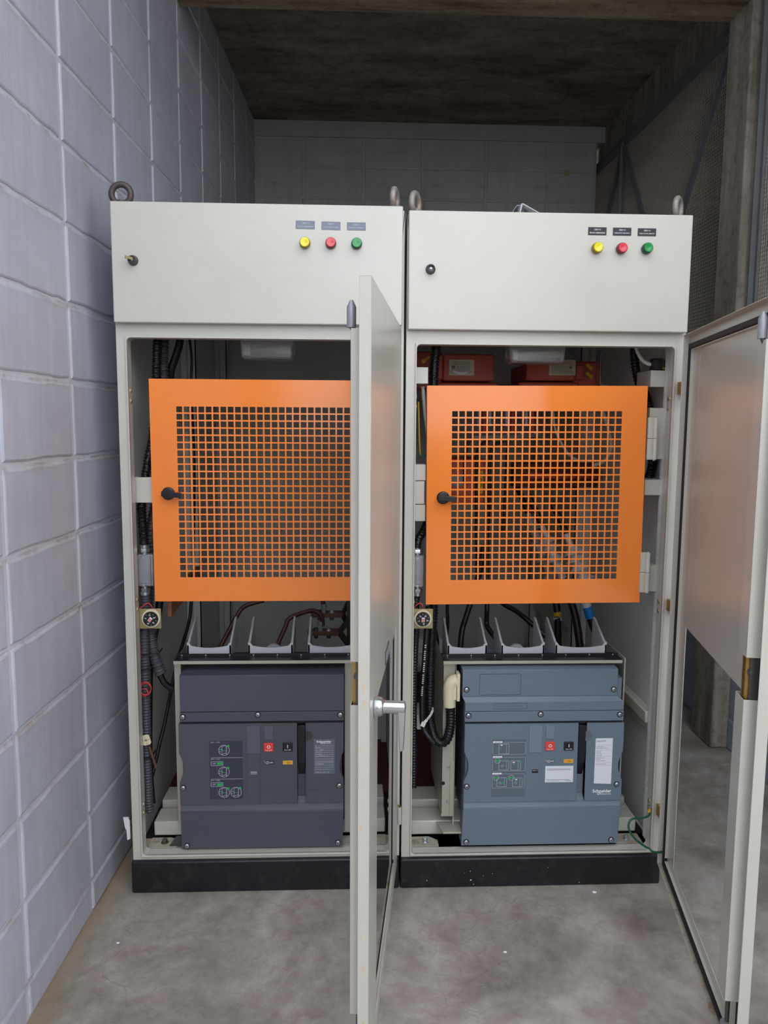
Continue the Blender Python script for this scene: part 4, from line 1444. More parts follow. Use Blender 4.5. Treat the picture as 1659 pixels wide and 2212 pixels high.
        for t, s_, wd in ((.235, 'Evolis', .22), (.30, 'Ur: 17.5kV', .36), (.36, 'Up: 95kV', .32), (.42, 'Ir: 630A', .28), (.475, 'Isc: 25kA tk: 3s', .58), (.655, 'Seq: O-0.3s-CO-15s-CO', .84), (.715, 'Nr 504900', .36), (.95, 'NBR IEC 62271-100', .64)):
            m.text(s_, (x0 + .006, YB - 0.001, z1 - hh * t), UX, UZ, M_LINE, width=(x1 - x0) * wd, height=0.0035, align='LEFT')
        m.build('name_plate', fp)
    # cradle cheeks, top strip and pole barriers
    Yc = 0.10
    m = MB()
    if right:
        xa, xb = at(955, 1600, Yc).x, at(998, 1600, Yc).x
        zc0, zc1 = max(.117, at(975, 1783, Yc).z), at(975, 1424, Yc).z
        m.box(xa, xa + 0.038, Yc, Yc + 0.003, zc0 + .03, zc1, M_CRADLE)
        m.box(xa + 0.036, xa + 0.040, Yc, 0.42, .179, zc1, M_CRADLE)
        m.box(xa + 0.036, xa + 0.040, Yc, .124, zc0, .179, M_CRADLE)
        m.box(xa - 0.0, xa + 0.002, Yc, 0.42, .19, zc1, M_CRADLE)
        m.box(xa + 0.026, xa + 0.037, Yc - 0.003, Yc, zc0 + .035, zc0 + 0.21, M_CRADLE)
        ft = MB()
        ft.prism([(xa + .002, Yc - 0.045), (xa + .06, Yc - 0.045), (xa + .06, Yc + .02), (xa - .012, Yc + .02)], 'z', zc0 - .003, zc0 + .003, M_CRADLE)
        ft.build('cradle_foot', root, bevel=.001)
        ck = MB()
        ck.box(xr + 0.012, xr + 0.016, Yc, 0.42, .179, zc1, M_CRADLE)
        ck.build('cradle_cheek', root)
        for px, py in ((969, 1658), (968, 1731)):
            p = at(px, py, Yc - 0.003)
            m.lathe((p.x, Yc - 0.003, p.z), (0, -1, 0), [(0, 0.0045), (0.002, 0.004), (0.002, 0.0015), (0.001, 0)], M_GALV, 12)
        p = at(957, 1692, Yc)
        m.lathe((p.x, Yc, p.z), (0, -1, 0), [(0, 0.0062), (0.0005, 0.006), (0.0005, 0)], M_RUBBER, 16)
        m.build('cradle_cheek', root, bevel=0.001)
        xs0, xs1 = at(957, 1425, 0.09).x, at(1341, 1422, 0.09).x
        zs_ = at(1150, 1424, 0.09).z
    else:
        xa, xb = at(380, 1600, Yc).x, at(767, 1600, Yc).x
        zc0, zc1 = max(.120, at(384, 1800, Yc).z), at(384, 1428, Yc).z
        m.box(xa, xa + 0.02, Yc, Yc + 0.003, zc0 + .03, zc1, M_CRADLE)
        m.box(xa, xa + 0.002, Yc, 0.42, .179, zc1, M_CRADLE)
        ck = MB()
        ck.box(xr + 0.003, xr + 0.034, Yc, Yc + 0.003, zc0, zc1, M_CRADLE)
        ck.box(xr + 0.032, xr + 0.034, Yc, 0.42, .179, zc1, M_CRADLE)
        ck.build('cradle_cheek', root, bevel=.0008)
        ft = MB()
        ft.prism([(xa - .020, Yc - 0.03), (xa + .03, Yc - 0.03), (xa + .03, Yc + .024), (xa - .012, Yc + .024)], 'z', .1148, .1172, M_STEELD)
        ft.build('cradle_foot', root)
        m.build('cradle_cheek', root, bevel=0.001)
        xs0, xs1 = at(377, 1426, 0.09).x, at(764, 1421, 0.09).x
        zs_ = at(570, 1424, 0.09).z
    m = MB()
    m.box(xs0, xs1, 0.075, 0.150, zs_ - 0.002, zs_ + 0.002, M_BLKPL)
    m.box(xs0, xs1, 0.0745, 0.0765, zs_ - 0.009, zs_ + 0.0005, M_CRADLE)
    m.box(xs0, xs1, 0.115, 0.117, zs_, zs_ + 0.010, M_BLKPL)
    for k in range(8):
        xx = xs0 + (xs1 - xs0) * (0.03 + 0.94 * k / 7)
        m.lathe((xx, 0.115, zs_ + 0.005), (0, -1, 0), [(0, 0.0028), (0.001, 0.002), (0.0012, 0)], M_GALV, 10)
    m.build('top_strip', root)
    zf = zs_ + 0.030
    zbk = zs_ + 0.088
    for q in (((966, 1052), (1082, 1176), (1199, 1310)) if right else ((404, 500), (536, 633), (665, 765))):
        shroud(root, q[0], q[1], 1419, 0.125, zf, zbk, 0.13)
    m = MB()
    for px in ((1116,) if right else (591,)):
        c = at(px, 1402, 0.255)
        m.box(c.x - .02, c.x + .02, .252, .27, .45, c.z - .012, M_LTGREYPL)
        m.lathe((c.x, 0.265, c.z - 0.012), (0, -1, 0), [(0, 0.028), (0.012, 0.028), (0.012, 0.014), (0.013, 0.0)], M_LTGREYPL, 24)
    m.build('arc_chamber_cap', root)
    return root

bkL = breaker('charcoal breaker with red OFF button in the left cabinet', (0.375, 0.045, 0.12), False)
bkR = breaker('slate blue breaker with white stickers in the right cabinet', (1.21, 0.045, 0.11), True)

# ------------------------------------------------------------------ conduits and cables
def run(pts):
    return [at(*p) for p in pts]

def hose(name, label, cat, pts, r, mt, rib=0.0, pitch=0.008, group=None, extra=None, n=12):
    m = MB()
    m.tube(run(pts), r, mt, n, rib, pitch)
    if extra:
        extra(m)
    return tag(m.build(name, None, smooth=30), label, cat, group)

GL = 'black conduits and hoses in the left cabinet'
hose('corrugated_conduit', 'black corrugated conduit at top of left cabinet, next to its twin, above orange door corner', 'conduit',
     [(341, 700, .16), (340, 740, .16), (338, 790, .16), (337, 850, .16), (330, 940, .15), (322, 985, .14), (314, 1030, .12), (311, 1050, .115)], 0.0125, M_CONDUIT, 0.08, 0.010, GL)
hose('corrugated_conduit', 'second black corrugated conduit behind the orange door corner, beside the smooth black hose', 'conduit',
     [(354, 700, .20), (353, 740, .20), (351, 780, .20), (353, 850, .20), (350, 960, .20), (343, 1060, .19), (333, 1110, .17), (326, 1150, .155), (323, 1195, .15), (320, 1260, .15), (320, 1330, .14), (325, 1372, .125), (331, 1405, .115), (340, 1436, .11), (344, 1448, .11)], 0.0160, M_GREYCOND, 0.08, 0.011, GL)
hose('smooth_hose', 'glossy smooth black hose bending behind the upper corner of the orange door', 'hose',
     [(391, 700, .25), (388, 742, .25), (378, 775, .25), (368, 812, .25), (368, 900, .26), (366, 1050, .27), (362, 1120, .27), (355, 1180, .26), (345, 1300, .22), (330, 1390, .165), (323, 1440, .135), (321, 1560, .125), (322, 1660, .13), (328, 1735, .115)], 0.0115, M_CABLE, group=GL)
hose('thin_cable', 'thin black wire hanging from the cabinet top beside the smooth hose', 'cable',
     [(406, 715, .35), (411, 745, .35), (414, 780, .35), (413, 850, .35), (420, 1000, .4), (418, 1200, .4)], 0.0042, M_CABLE, group=GL)
hose('thin_cable', 'long thin black cable slanting down past the left breaker to the floor', 'cable',
     [(416, 1240, .30), (413, 1300, .30), (409, 1340, .30), (395, 1390, .30), (384, 1425, .30), (372, 1480, .28), (356, 1560, .25), (344, 1610, .22), (333, 1660, .18), (325, 1690, .16)], 0.0055, M_CABLE, group=GL)
hose('corrugated_conduit', 'black corrugated conduit from grey bracket down into the top of left metal junction box', 'conduit',
     [(309, 1070, .115), (306, 1095, .11), (308, 1130, .11), (312, 1182, .105)], 0.0125, M_CONDUIT, 0.08, 0.010, GL)
hose('corrugated_conduit', 'short black corrugated conduit from left junction box down behind the red wired gauge', 'conduit',
     [(314, 1284, .105), (315, 1300, .105), (315, 1335, .10), (312, 1370, .092), (313, 1420, .088), (314, 1480, .088), (316, 1560, .088), (318, 1640, .088), (320, 1700, .09), (321, 1735, .095), (323, 1752, .10)], 0.0130, M_GREYCOND, 0.08, 0.009, GL)

def sleeve(m):
    m.tube(run([(342, 1440, .108), (345, 1450, .108), (348, 1456, .108)]), 0.0172, M_GREYCOND, 14, 0.06, 0.009)
hose('smooth_hose', 'smooth black cable curving out of a grey sleeve into the side of left breaker', 'hose',
     [(342, 1440, .108), (347, 1460, .108), (357, 1477, .11), (370, 1486, .115), (388, 1487, .125)], 0.0095, M_CABLE, extra=sleeve, group=GL)
for k, (px, py, wd) in enumerate(((325, 1413, 34), (314, 1445, 22), (316, 1638, 22), (333, 1411, 20))):
    if k == 3:
        continue
    m = MB()
    a, b = at(px - wd / 2, py + 3, .073), at(px + wd / 2, py - 2, .073)
    m.bar(a, b, 0.003, 0.004, M_CABLE)
    m.bar(a, a + Vector((0, .05, 0)), 0.003, 0.004, M_CABLE)
    m.bar(b, b + Vector((0, .05, 0)), 0.003, 0.004, M_CABLE)
    m.sphere(b, 0.004, M_CABLE, n=5)
    tag(m.build('cable_tie'), ['long black cable tie round both conduits under the left gauge', 'black cable tie above the red wire coil', 'black cable tie below the cream sensor tag'][k], 'cable tie', 'cable ties on the left conduits')

# right cabinet, left gap
GR = 'black conduits and hoses in the right cabinet'
hose('corrugated_conduit', 'black corrugated conduit at the top left inside right cabinet, before the red transformer', 'conduit',
     [(944, 700, .16), (942, 750, .16), (938, 790, .16), (936, 850, .16), (934, 950, .16), (935, 1100, .16), (936, 1250, .15), (936, 1320, .145), (931, 1400, .13), (929, 1470, .118), (928, 1530, .112), (930, 1560, .105), (938, 1591, .090), (952, 1605, .083), (966, 1596, .082), (973, 1568, .082), (973.5, 1545, .082), (973, 1528, .082)], 0.0138, M_CONDUIT, 0.08, 0.0092, GR)
def print_on(m):
    c0, c1 = at(920, 1390, .100), at(912, 1500, .085)
    d = (c0 - c1).normalized()
    s = Vector((1, 0, 0))
    o = Vector((-0.002, -0.0105, 0))
    k = 0
    while k < 26:
        p = c1 + d * (0.006 * k)
        if k % 6 != 5:
            m.add([p + o - s * .0025, p + o + s * .0025, p + o + s * .0025 + d * .0028, p + o - s * .0025 + d * .0028], [(0, 1, 2, 3)], M_LINE)
        k += 1
hose('smooth_hose', 'black hose with pale print beside the long corrugated conduit, right cabinet', 'hose',
     [(925, 1310, .115), (921, 1370, .105), (917, 1430, .094), (912, 1500, .085), (912, 1550, .080), (916, 1575, .078), (926, 1592, .070), (938, 1606, .066)], 0.0085, M_CABLE, extra=print_on, group=GR)
hose('corrugated_conduit', 'short black corrugated conduit bending into the top of right metal junction box', 'conduit',
     [(936, 1080, .16), (929, 1112, .155), (914, 1148, .125), (904, 1165, .105), (901, 1184, .1)], 0.0115, M_CONDUIT, 0.08, 0.010, GR)
hose('corrugated_conduit', 'short black corrugated conduit between right junction box and right gauge', 'conduit',
     [(901, 1288, .1), (899, 1305, .1), (900, 1345, .10), (897, 1400, .092), (894, 1480, .085), (894, 1600, .085), (893, 1700, .09)], 0.0095, M_CONDUIT, 0.08, 0.009, GR)
hose('corrugated_conduit', 'black corrugated conduit hanging at the top beside the white wrapped wire', 'conduit',
     [(1369, 700, .26), (1370, 760, .26), (1374, 800, .26), (1381, 830, .26), (1393, 850, .25), (1400, 872, .22), (1405, 900, .19), (1408, 960, .18), (1409, 1000, .18), (1404, 1025, .20), (1396, 1040, .22), (1380, 1060, .26)], 0.013, M_CONDUIT, 0.08, 0.010, GR)
hose('wrapped_wire', 'white spiral wrapped wire bundle curving to the black limit switch', 'wire',
     [(1372, 735, .16), (1376, 757, .15), (1386, 776, .14), (1398, 785, .13), (1412, 788, .125)], 0.0055, M_WHITEPL, 0.07, 0.012)
hose('wrapped_wire', 'white spiral wrapped wire looping down behind the right orange mesh, near its corner', 'wire',
     [(1290, 860, .5), (1302, 890, .5), (1312, 920, .5), (1319, 950, .5), (1318, 975, .5), (1308, 993, .5), (1290, 1003, .5), (1280, 1005, .5)], 0.0062, M_WHITEPL, 0.07, 0.02)
hose('wrapped_wire', 'thin pale wire sweeping down diagonally behind the right orange mesh', 'wire',
     [(1194, 870, .52), (1196, 910, .52), (1202, 935, .52), (1215, 962, .52), (1232, 985, .52), (1250, 995, .52)], 0.0045, M_TERM)
# pale wrapped wires and a yellow one at the left of the right orange door
hose('wrapped_wire', 'white spiral wrapped wire beside the left edge of right orange door', 'wire',
     [(913, 835, .13), (915, 860, .13), (919, 900, .135), (925, 950, .15)], 0.0052, M_WHITEPL, 0.07, 0.012)
hose('yellow_wire', 'yellow wire hanging at the left edge of right orange door', 'wire',
     [(904, 868, .12), (905, 910, .12), (906, 950, .12), (908, 985, .13)], 0.0024, M_YTAPE)
hose('teal_wire', 'teal control wire tucked above the three stacked grey brackets', 'wire',
     [(902, 978, .11), (908, 985, .12), (916, 984, .12), (930, 980, .15)], 0.0022, mat('teal_wire_sheath', srgb(40, 112, 120), 0.5))
# black cables dropping behind the right breaker
GC = 'black cables above the right breaker'
for lab, pts, r in (('thin black cable at the left above the right breaker', [(968, 1200, .5), (966, 1305, .5), (967, 1340, .5), (965, 1370, .5), (959, 1415, .5), (950, 1480, .5)], .0062),
                    ('thick black cable leaning above the first pale pole barrier of right breaker', [(1045, 1180, .55), (1032, 1250, .55), (1017, 1300, .52), (1006, 1335, .5), (998, 1362, .48), (994, 1405, .45), (993, 1440, .4)], .0100),
                    ('bent black cable between the first two pole barriers of right breaker', [(1052, 1100, .6), (1052, 1250, .55), (1052, 1310, .5), (1051, 1345, .5), (1055, 1358, .48), (1070, 1378, .45), (1080, 1392, .42), (1110, 1420, .4)], .0088),
                    ('long black cable slanting right across to the third pole barrier', [(1050, 1275, .6), (1090, 1306, .6), (1115, 1320, .6), (1140, 1340, .6), (1165, 1362, .58), (1190, 1386, .55), (1215, 1415, .5)], .0090)):
    hose('power_cable', lab, 'cable', pts, r, M_CABLE, group=GC)
for dx, lab in ((0, 'thin black cable pair looping behind the long conduit of right cabinet'),):
    hose('thin_cable', lab, 'cable', [(938, 1350, .3), (946, 1385, .3), (944, 1420, .3), (952, 1440, .3)], .0045, M_CABLE)

# ------------------------------------------------------------------ cable terminations with sheds, behind the right orange mesh
def termination(label, top, bot, Y0, Y1, sheds, tape, tail):
    t = thing('cable_termination', label, 'cable termination', at(*bot, Y1), 'cable terminations behind the right orange mesh')
    a, b = at(*top, Y0), at(*bot, Y1)
    d = (b - a)
    L = d.length
    d.normalize()
    m = MB()
    m.cyl(a, b, 0.0155, M_TERM, 18)
    m.cyl(a - d * 0.05, a, 0.010, M_TERM, 14)
    m.build('insulator_body', t)
    for s in sheds:
        m = MB()
        m.lathe(a + d * (L * s - 0.012), d, [(0, 0.016), (0.006, 0.022), (0.020, 0.040), (0.022, 0.039), (0.016, 0.022), (0.020, 0.016)], M_TERM, 24)
        m.build('shed', t)
    m = MB()
    m.tube([a - d * 0.05, a - d * 0.10, a - d * 0.16 + Vector((-0.008, .01, 0.006))], 0.011, M_CABLE, 12)
    m.build('lead', t)
    m = MB()
    pts = [b] + [at(*p) for p in tail]
    m.tube(pts, 0.0135, M_CABLE, 14)
    m.build('cable', t)
    for (p0, p1, mt, rr) in tape:
        m = MB()
        m.cyl(at(*p0), at(*p1), rr, mt, 16)
        m.build('marking_tape', t)
    return t

termination('grey shed insulator leftmost behind the right orange mesh, yellow taped cable', (1150, 1135), (1192, 1252), .80, .72, (.05, .3, .62, .95),
            (((1203, 1321, .68), (1204.5, 1331, .68), M_YTAPE, .0150), ((1203.5, 1332, .68), (1205, 1340, .68), M_WHITEPL, .0157)), [(1199, 1290, .70), (1204, 1325, .68), (1205, 1380, .67), (1206, 1430, .66)])
termination('middle grey shed insulator behind the right orange mesh, red taped cable', (1181, 1162), (1216, 1250), .62, .58, (.06, .22, .5, .78),
            (((1248, 1363, .5), (1250.5, 1373, .5), M_RTAPE, .0150), ((1251, 1383, .5), (1253, 1391, .5), M_WHITEPL, .013)), [(1228, 1285, .54), (1240, 1320, .52), (1248, 1360, .5), (1254, 1410, .48)])
termination('grey shed insulator nearest the hinge side of the right orange mesh, blue taped cable', (1234, 1182), (1262, 1252), .49, .46, (.12, .34, .62, .94),
            (((1268, 1310, .46), (1275, 1334, .46), M_BTAPE, .0168), ((1265, 1300, .46), (1268, 1310, .46), M_WHITEPL, .0163), ((1295, 1391, .451), (1298, 1401, .45), M_BTAPE, .0148)),
            [(1266, 1300, .46), (1275, 1335, .46), (1286, 1365, .455), (1297, 1396, .45), (1302, 1425, .445)])

# ------------------------------------------------------------------ red epoxy transformers at the top of the right cabinet
def transformer(label, box, plate_px, Y, flip):
    x0, x1, z0, z1 = rect(*box, Y)
    t = thing('voltage_transformer', label, 'transformer', ((x0 + x1) / 2, Y + .12, z0), 'red transformers at the top of the right cabinet')
    m = MB()
    m.box(x0, x1, Y, Y + 0.26, z0, z1, M_REDOX)
    e = x0 if not flip else x1
    sg = -1 if not flip else 1
    m.box(e, e + sg * 0.028, Y - .004, Y + 0.26, z0 + .004, z1 - .004, M_REDOX)
    m.build('body', t, bevel=0.005)
    m = MB()
    m.box(min(e, e + sg * .10), max(e, e + sg * .10), Y + 0.03, Y + 0.26, z0 - 0.025, z1 + 0.01, M_REDOX)
    m.build('terminal_wing', t, bevel=0.006)
    m = MB()
    m.box(x0 - .02, x1 + .02, Y + 0.02, Y + .28, z0 - .06, z0 - .004, M_REDOX)
    m.build('base', t, bevel=0.006)
    a = rect(*plate_px, Y)
    m = MB()
    m.box(a[0], a[1], Y - 0.002, Y + .001, a[2], a[3], M_PLATEY)
    for k in range(9):
        zz = a[2] + (a[3] - a[2]) * (0.12 + 0.09 * k)
        xx = a[0] + .008
        while xx < a[1] - .014:
            l = random.uniform(.003, .010)
            flat(m, xx, xx + l, zz, zz + .0022, Y - .0024, M_INKG)
            xx += l + .002
    sx = a[0] + .010 if not flip else a[1] - .020
    flat(m, sx, sx + .003, a[2] + .022, a[3] - .020, Y - .0027, M_INK)
    flat(m, sx + .005, sx + .008, a[2] + .022, a[3] - .020, Y - .0027, M_INK)
    if not flip:
        c, d = Vector((a[0] + .012, Y - .003, a[2] + .014)), Vector((a[0] + .062, Y - .003, a[2] + .010))
        m.tube([c, c.lerp(d, .5) + Vector((0, 0, -.004)), d], 0.005, M_STICK, 6)
    m.build('rating_plate', t)
    for zf in (.25, .75):
        m = MB()
        p = Vector((e + sg * 0.062, Y + 0.03, z0 + (z1 - z0) * zf))
        hexbolt(m, p, (0, -1, 0), 0.005, 0.006, M_BRASS)
        m.bar(p + Vector((0, -.004, 0)), p + Vector((sg * -.02, -.006, .014)), .010, .006, M_YTAPE, up=(0, -1, 0))
        m.build('terminal', t)
    return t
transformer('red transformer with a smeared rating plate behind the left part of top opening', (957, 765, 1068, 823), (970, 777, 1024, 811), .42, False)
transformer('red transformer with upside down plate under the right end of the lamp cover', (1137, 785, 1243, 822), (1186, 777.5, 1243, 811), .42, True)
# bent steel hanger strip right of the transformers
m = MB()
p = [at(1318, 754, .40), at(1300, 757, .40), at(1297, 764, .40), at(1296, 830, .40), at(1300, 833, .40), at(1312, 833, .40)]
for a, b in zip(p, p[1:]):
    m.hexa([a + Vector((0, 0, 0)), b, b + Vector((0, .04, 0)), a + Vector((0, .04, 0)), a + Vector((.002, 0, .002)), b + Vector((.002, 0, .002)), b + Vector((.002, .04, .002)), a + Vector((.002, .04, .002))], M_GALV)
tag(m.build('hanger_strip'), 'bent steel hanger strip right of the red transformers', 'bracket')

# red current transformer block with a yellow warning strip behind the right mesh door
x0, x1, z0, z1 = rect(962, 991, 1047, 1090, .60)
t = thing('current_transformer', 'dark red transformer block behind the handle of right orange mesh door', 'transformer', ((x0 + x1) / 2, .66, z0))
m = MB()
m.box(x0, x1, .60, .78, z0, z1, M_REDOX)
m.build('body', t, bevel=.006)
a = rect(1032, 1017, 1043, 1066, .598)
m = MB()
m.box(a[0], a[1], .597, .600, a[2], a[3], M_YTAPE)
for k in range(4):
    zc = a[2] + (a[3] - a[2]) * (.16 + .22 * k)
    ringline(m, (a[0] + a[1]) / 2, zc, .006, .0022, .5966, M_INK, 12)
m.build('warning_strip', t)
a = rect(976, 1029, 1000, 1056, .598)
m = MB()
m.box(a[0], a[1], .597, .600, a[2] + .01, a[3], M_LABELF)
m.build('label_plate', t, bevel=.001)
# fuse row: dark red bar with clear holders
x0, x1, z0, z1 = rect(1110, 1001, 1292, 1052, .70)
t = thing('busbar_support', 'long dark red support bar behind the middle of right orange mesh', 'support bar', ((x0 + x1) / 2, .84, z0))
m = MB()
m.box(x0, x1, .70, .76, z0, z1, M_REDDK)
m.box(x0 + .05, x1, .685, .70, z0 + (z1 - z0) * .35, z0 + (z1 - z0) * .62, M_REDOX)
m.build('bar', t, bevel=.004)
for k in range(7):
    xx = x0 + .16 + k * .026
    m = MB()
    m.cyl((xx, .685, z0 + (z1 - z0) * .45), (xx, .670, z0 + (z1 - z0) * .45), .0085, M_REDOX, 12)
    m.build('stud', t)
# red and grey drop bars behind the top of the mesh
for k, (px, mt) in enumerate(((1035, M_TERM), (1046, M_REDOX), (1058, M_TERM), (1095, M_TERM), (1107, M_REDOX), (1137, M_TERM), (1151, M_REDOX))):
    m = MB()
    a = at(px, 850, .62); b = at(px, 921 if mt is M_TERM else 934, .62)
    m.cyl(a, b, .0058 if mt is M_TERM else .0085, mt, 12)
    grey = mt is M_TERM
    which = {0: 'leftmost grey', 1: 'leftmost red', 2: 'second grey from left', 3: 'third grey from left', 4: 'middle red', 5: 'rightmost grey', 6: 'rightmost red'}[k]
    tag(m.build('drop_rod'), which + ' upright rod behind the top rows of right orange mesh', 'rod', 'rods behind the top of the right mesh')
m = MB()
a, b = at(1022, 945, .6), at(1170, 940, .6)
m.bar(a, b, .02, .012, M_STEELD)
for k in range(5):
    p = a.lerp(b, .1 + .2 * k)
    hexbolt(m, p + Vector((0, 0, .006)), (0, 0, 1), .006, .008, M_GALV)
tag(m.build('terminal_bar'), 'dark steel terminal bar with bolts behind the upper mesh of right door', 'bar')
for k, (pts, lab) in enumerate((([(1025, 948, .6), (1012, 955, .6), (1005, 985, .6), (1003, 1040, .6)], 'black lead curving down from the terminal bar at its far left end'),
                         ([(1060, 948, .6), (1040, 962, .6), (1030, 990, .6), (1029, 1120, .6), (1031, 1250, .6)], 'black lead curving from the terminal bar past the yellow warning strip'),
                         ([(1095, 948, .6), (1066, 965, .6), (1058, 1000, .6), (1056, 1100, .6), (1050, 1180, .64), (1036, 1250, .64)], 'black lead from the middle of the terminal bar down the mesh'),
                         ([(1098, 948, .6), (1095, 1000, .6), (1090, 1100, .6), (1086, 1150, .6)], 'straight black lead hanging from the terminal bar centre'))):
    hose('control_lead', lab, 'cable', pts, .006, M_CABLE, group='black leads behind the right orange mesh')

# ------------------------------------------------------------------ lamp covers under the upper compartments
def lamp_cover(label, px0, px1, py1, Y):
    x0, x1 = at(px0, py1, Y).x, at(px1, py1, Y).x
    z0 = at((px0 + px1) / 2, py1, Y).z
    t = thing('lamp_fitting', label, 'lamp fitting', ((x0 + x1) / 2, Y + .05, z0), 'lamp fittings at the top of both openings')
    z1 = 1.72
    m = MB()
    m.hexa([(x0 + .014, Y, z0), (x1 - .014, Y, z0), (x1 - .014, Y + .10, z0), (x0 + .014, Y + .10, z0), (x0, Y, z1), (x1, Y, z1), (x1, Y + .11, z1), (x0, Y + .11, z1)], M_LIGHTPL)
    m.build('diffuser', t, bevel=.006)
    m = MB()
    for dx in (0, .0):
        m.cyl((x0 + .022, Y + .04, z0 + .024), (x1 - .022, Y + .04, z0 + .036), .008, M_TUBE, 14)
    m.box(x0 + .016, x0 + .036, Y + .028, Y + .055, z0 + .012, z0 + .04, M_WHITEPL)
    m.build('lamp_tube', t)
    m = MB()
    m.box(x0 + .01, x1 - .01, Y + .07, Y + .085, z0 + .02, z1, M_WHITEPL)
    m.build('back_plate', t)
lamp_cover('frosted lamp cover hanging at the top of the left cabinet opening', 512, 641, 775, .13)
lamp_cover('frosted lamp cover hanging between the red transformers', 1095, 1229, 784, .13)

# ------------------------------------------------------------------ gauges, junction boxes, switch
def gauge(label, box, c, rpx, rot, Y, lead):
    x0, x1, z0, z1 = rect(*box, Y)
    t = thing('thermostat_dial', label, 'dial', ((x0 + x1) / 2, Y, z0), 'thermostat dials on the door frames')
    m = MB()
    m.box(x0, x1, Y, Y + .003, z0, z1, M_GOLDPL)
    m.box(x0, x0 + .003, Y, Y + .04, z0, z1, M_GOLDPL)
    m.build('bracket_plate', t, bevel=.0008)
    p = at(*c, Y - .006)
    R = (at(c[0] + rpx, c[1], Y).x - at(c[0], c[1], Y).x)
    m = MB()
    m.lathe((p.x, Y, p.z), (0, -1, 0), [(0, 0), (0, R), (.006, R), (.008, R * .95), (.008, R * .80), (.006, R * .80), (.006, 0)], M_CREAM, 40)
    m.build('bezel', t)
    m = MB()
    r2 = R * .80
    m.lathe((p.x, Y - .006, p.z), (0, -1, 0), [(0, 0), (0, r2), (.008, r2 * .95), (.010, r2 * .90), (.010, 0)], M_DIAL, 40)
    yy = Y - .0163
    for k in range(9):
        th = -PI * .62 + 2 * PI * .78 * k / 8 + rot
        d = Vector((math.sin(th), 0, math.cos(th)))
        a, b = Vector((p.x, yy, p.z)) + d * r2 * .72, Vector((p.x, yy, p.z)) + d * r2 * .86
        line(m, a.x, a.z, b.x, b.z, .0007, yy, M_WHITE)
    for k, s_ in enumerate(('0', '10', '20', '30', '40')):
        th = -PI * .62 + 2 * PI * .78 * k / 4 + rot
        d = Vector((math.sin(th), 0, math.cos(th)))
        m.text(s_, Vector((p.x, yy, p.z)) + d * r2 * .58, UX, UZ, M_WHITE, height=.0042, bold=.02)
    m.build('dial_face', t)
    m = MB()
    c_, s_ = math.cos(rot), math.sin(rot)
    q = [(Vector((p.x, yy - .0004, p.z)) + Vector((a * c_ + b * s_, 0, -a * s_ + b * c_))) for a, b in ((-.0045, -.0068), (.0045, -.0068), (.0045, .0068), (-.0045, .0068))]
    m.add(q, [(0, 1, 2, 3)], M_STICK)
    q = [(Vector((p.x, yy - .0007, p.z)) + Vector((a * c_ + b * s_, 0, -a * s_ + b * c_))) for a, b in ((-.0038, -.0060), (.0038, -.0060), (.0038, .003), (-.0038, .003))]
    m.add(q, [(0, 1, 2, 3)], mat('dial_badge_red', srgb(206, 132, 124), .6))
    m.build('dial_badge', t)
    m = MB()
    m.tube(run(lead), .0016, M_REDW, 8)
    m.build('red_lead', t)
gauge('round black dial with tilted red badge on the left cabinet frame', (298, 1315, 348, 1358), (326, 1336.5), 20.5, .65, .066, [(297, 1319, .075), (308, 1310, .07), (318, 1303, .07), (323, 1304, .07), (329, 1312, .075), (330, 1320, .08)])
gauge('round black dial with upright red badge on the right cabinet frame', (893, 1315.5, 935, 1358), (913.5, 1337), 19.5, .05, .066, [(894, 1318, .075), (899, 1307, .07), (908, 1303, .07), (913, 1307, .07), (914, 1318, .075)])

def jbox(label, box, Y, glands, side):
    x0, x1, z0, z1 = rect(*box, Y)
    t = thing('junction_box', label, 'junction box', ((x0 + x1) / 2, Y, z0), 'cast junction boxes on the cabinet frames')
    m = MB()
    m.box(x0, x1 + .004, Y + .006, Y + .036, z0, z1, M_CASTALU)
    m.build('body', t, bevel=.004)
    m = MB()
    m.box(x0, x1 - .004, Y, Y + .007, z0 + .003, z1 - .003, M_CASTALU)
    m.box(x0 + .004, x1 - .008, Y - .0012, Y + .001, z0 + .010, z1 - .010, M_CASTALU)
    ld = m.build('lid', t, bevel=.002)
    for zz in (z0 + .006, z1 - .008):
        m = MB()
        m.lathe(((x0 + x1) / 2 - .004, Y, zz), (0, -1, 0), [(0, .0042), (.002, .004), (.0022, 0)], M_GALV, 14)
        m.build('screw', ld)
    for px, py, sg in glands:
        p = at(px, py, Y + .02)
        m = MB()
        zb = z1 if sg > 0 else z0
        m.lathe((p.x, Y + .02, zb), (0, 0, sg), [(0, .0125), (.003, .0125), (.003, .010), (.006, .010)], M_GALV, 20)
        m.lathe((p.x, Y + .02, zb + sg * .006), (0, 0, sg), [(0, .0145), (.010, .0145), (.012, .013)], M_GALV, 6)
        m.lathe((p.x, Y + .02, zb + sg * .018), (0, 0, sg), [(0, .0135), (.009, .0135), (.010, .010)], M_GALV, 20)
        m.build('gland', t)
    if side:
        m = MB()
        p = at(side[0], side[1], Y + .02)
        m.lathe((x1 + .004, Y + .02, p.z), (1, 0, 0), [(0, .010), (.003, .010), (.004, .008), (.004, 0)], M_GALV, 18)
        m.build('side_plug', t)
jbox('cast metal junction box beside the left orange door', (296, 1199, 328, 1268), .085, ((312.5, 1190, 1), (313.5, 1278, -1)), (333, 1235))
jbox('cast metal junction box beside the right orange door', (895, 1201, 914, 1270), .085, ((901.5, 1190, 1), (901.5, 1278, -1)), None)

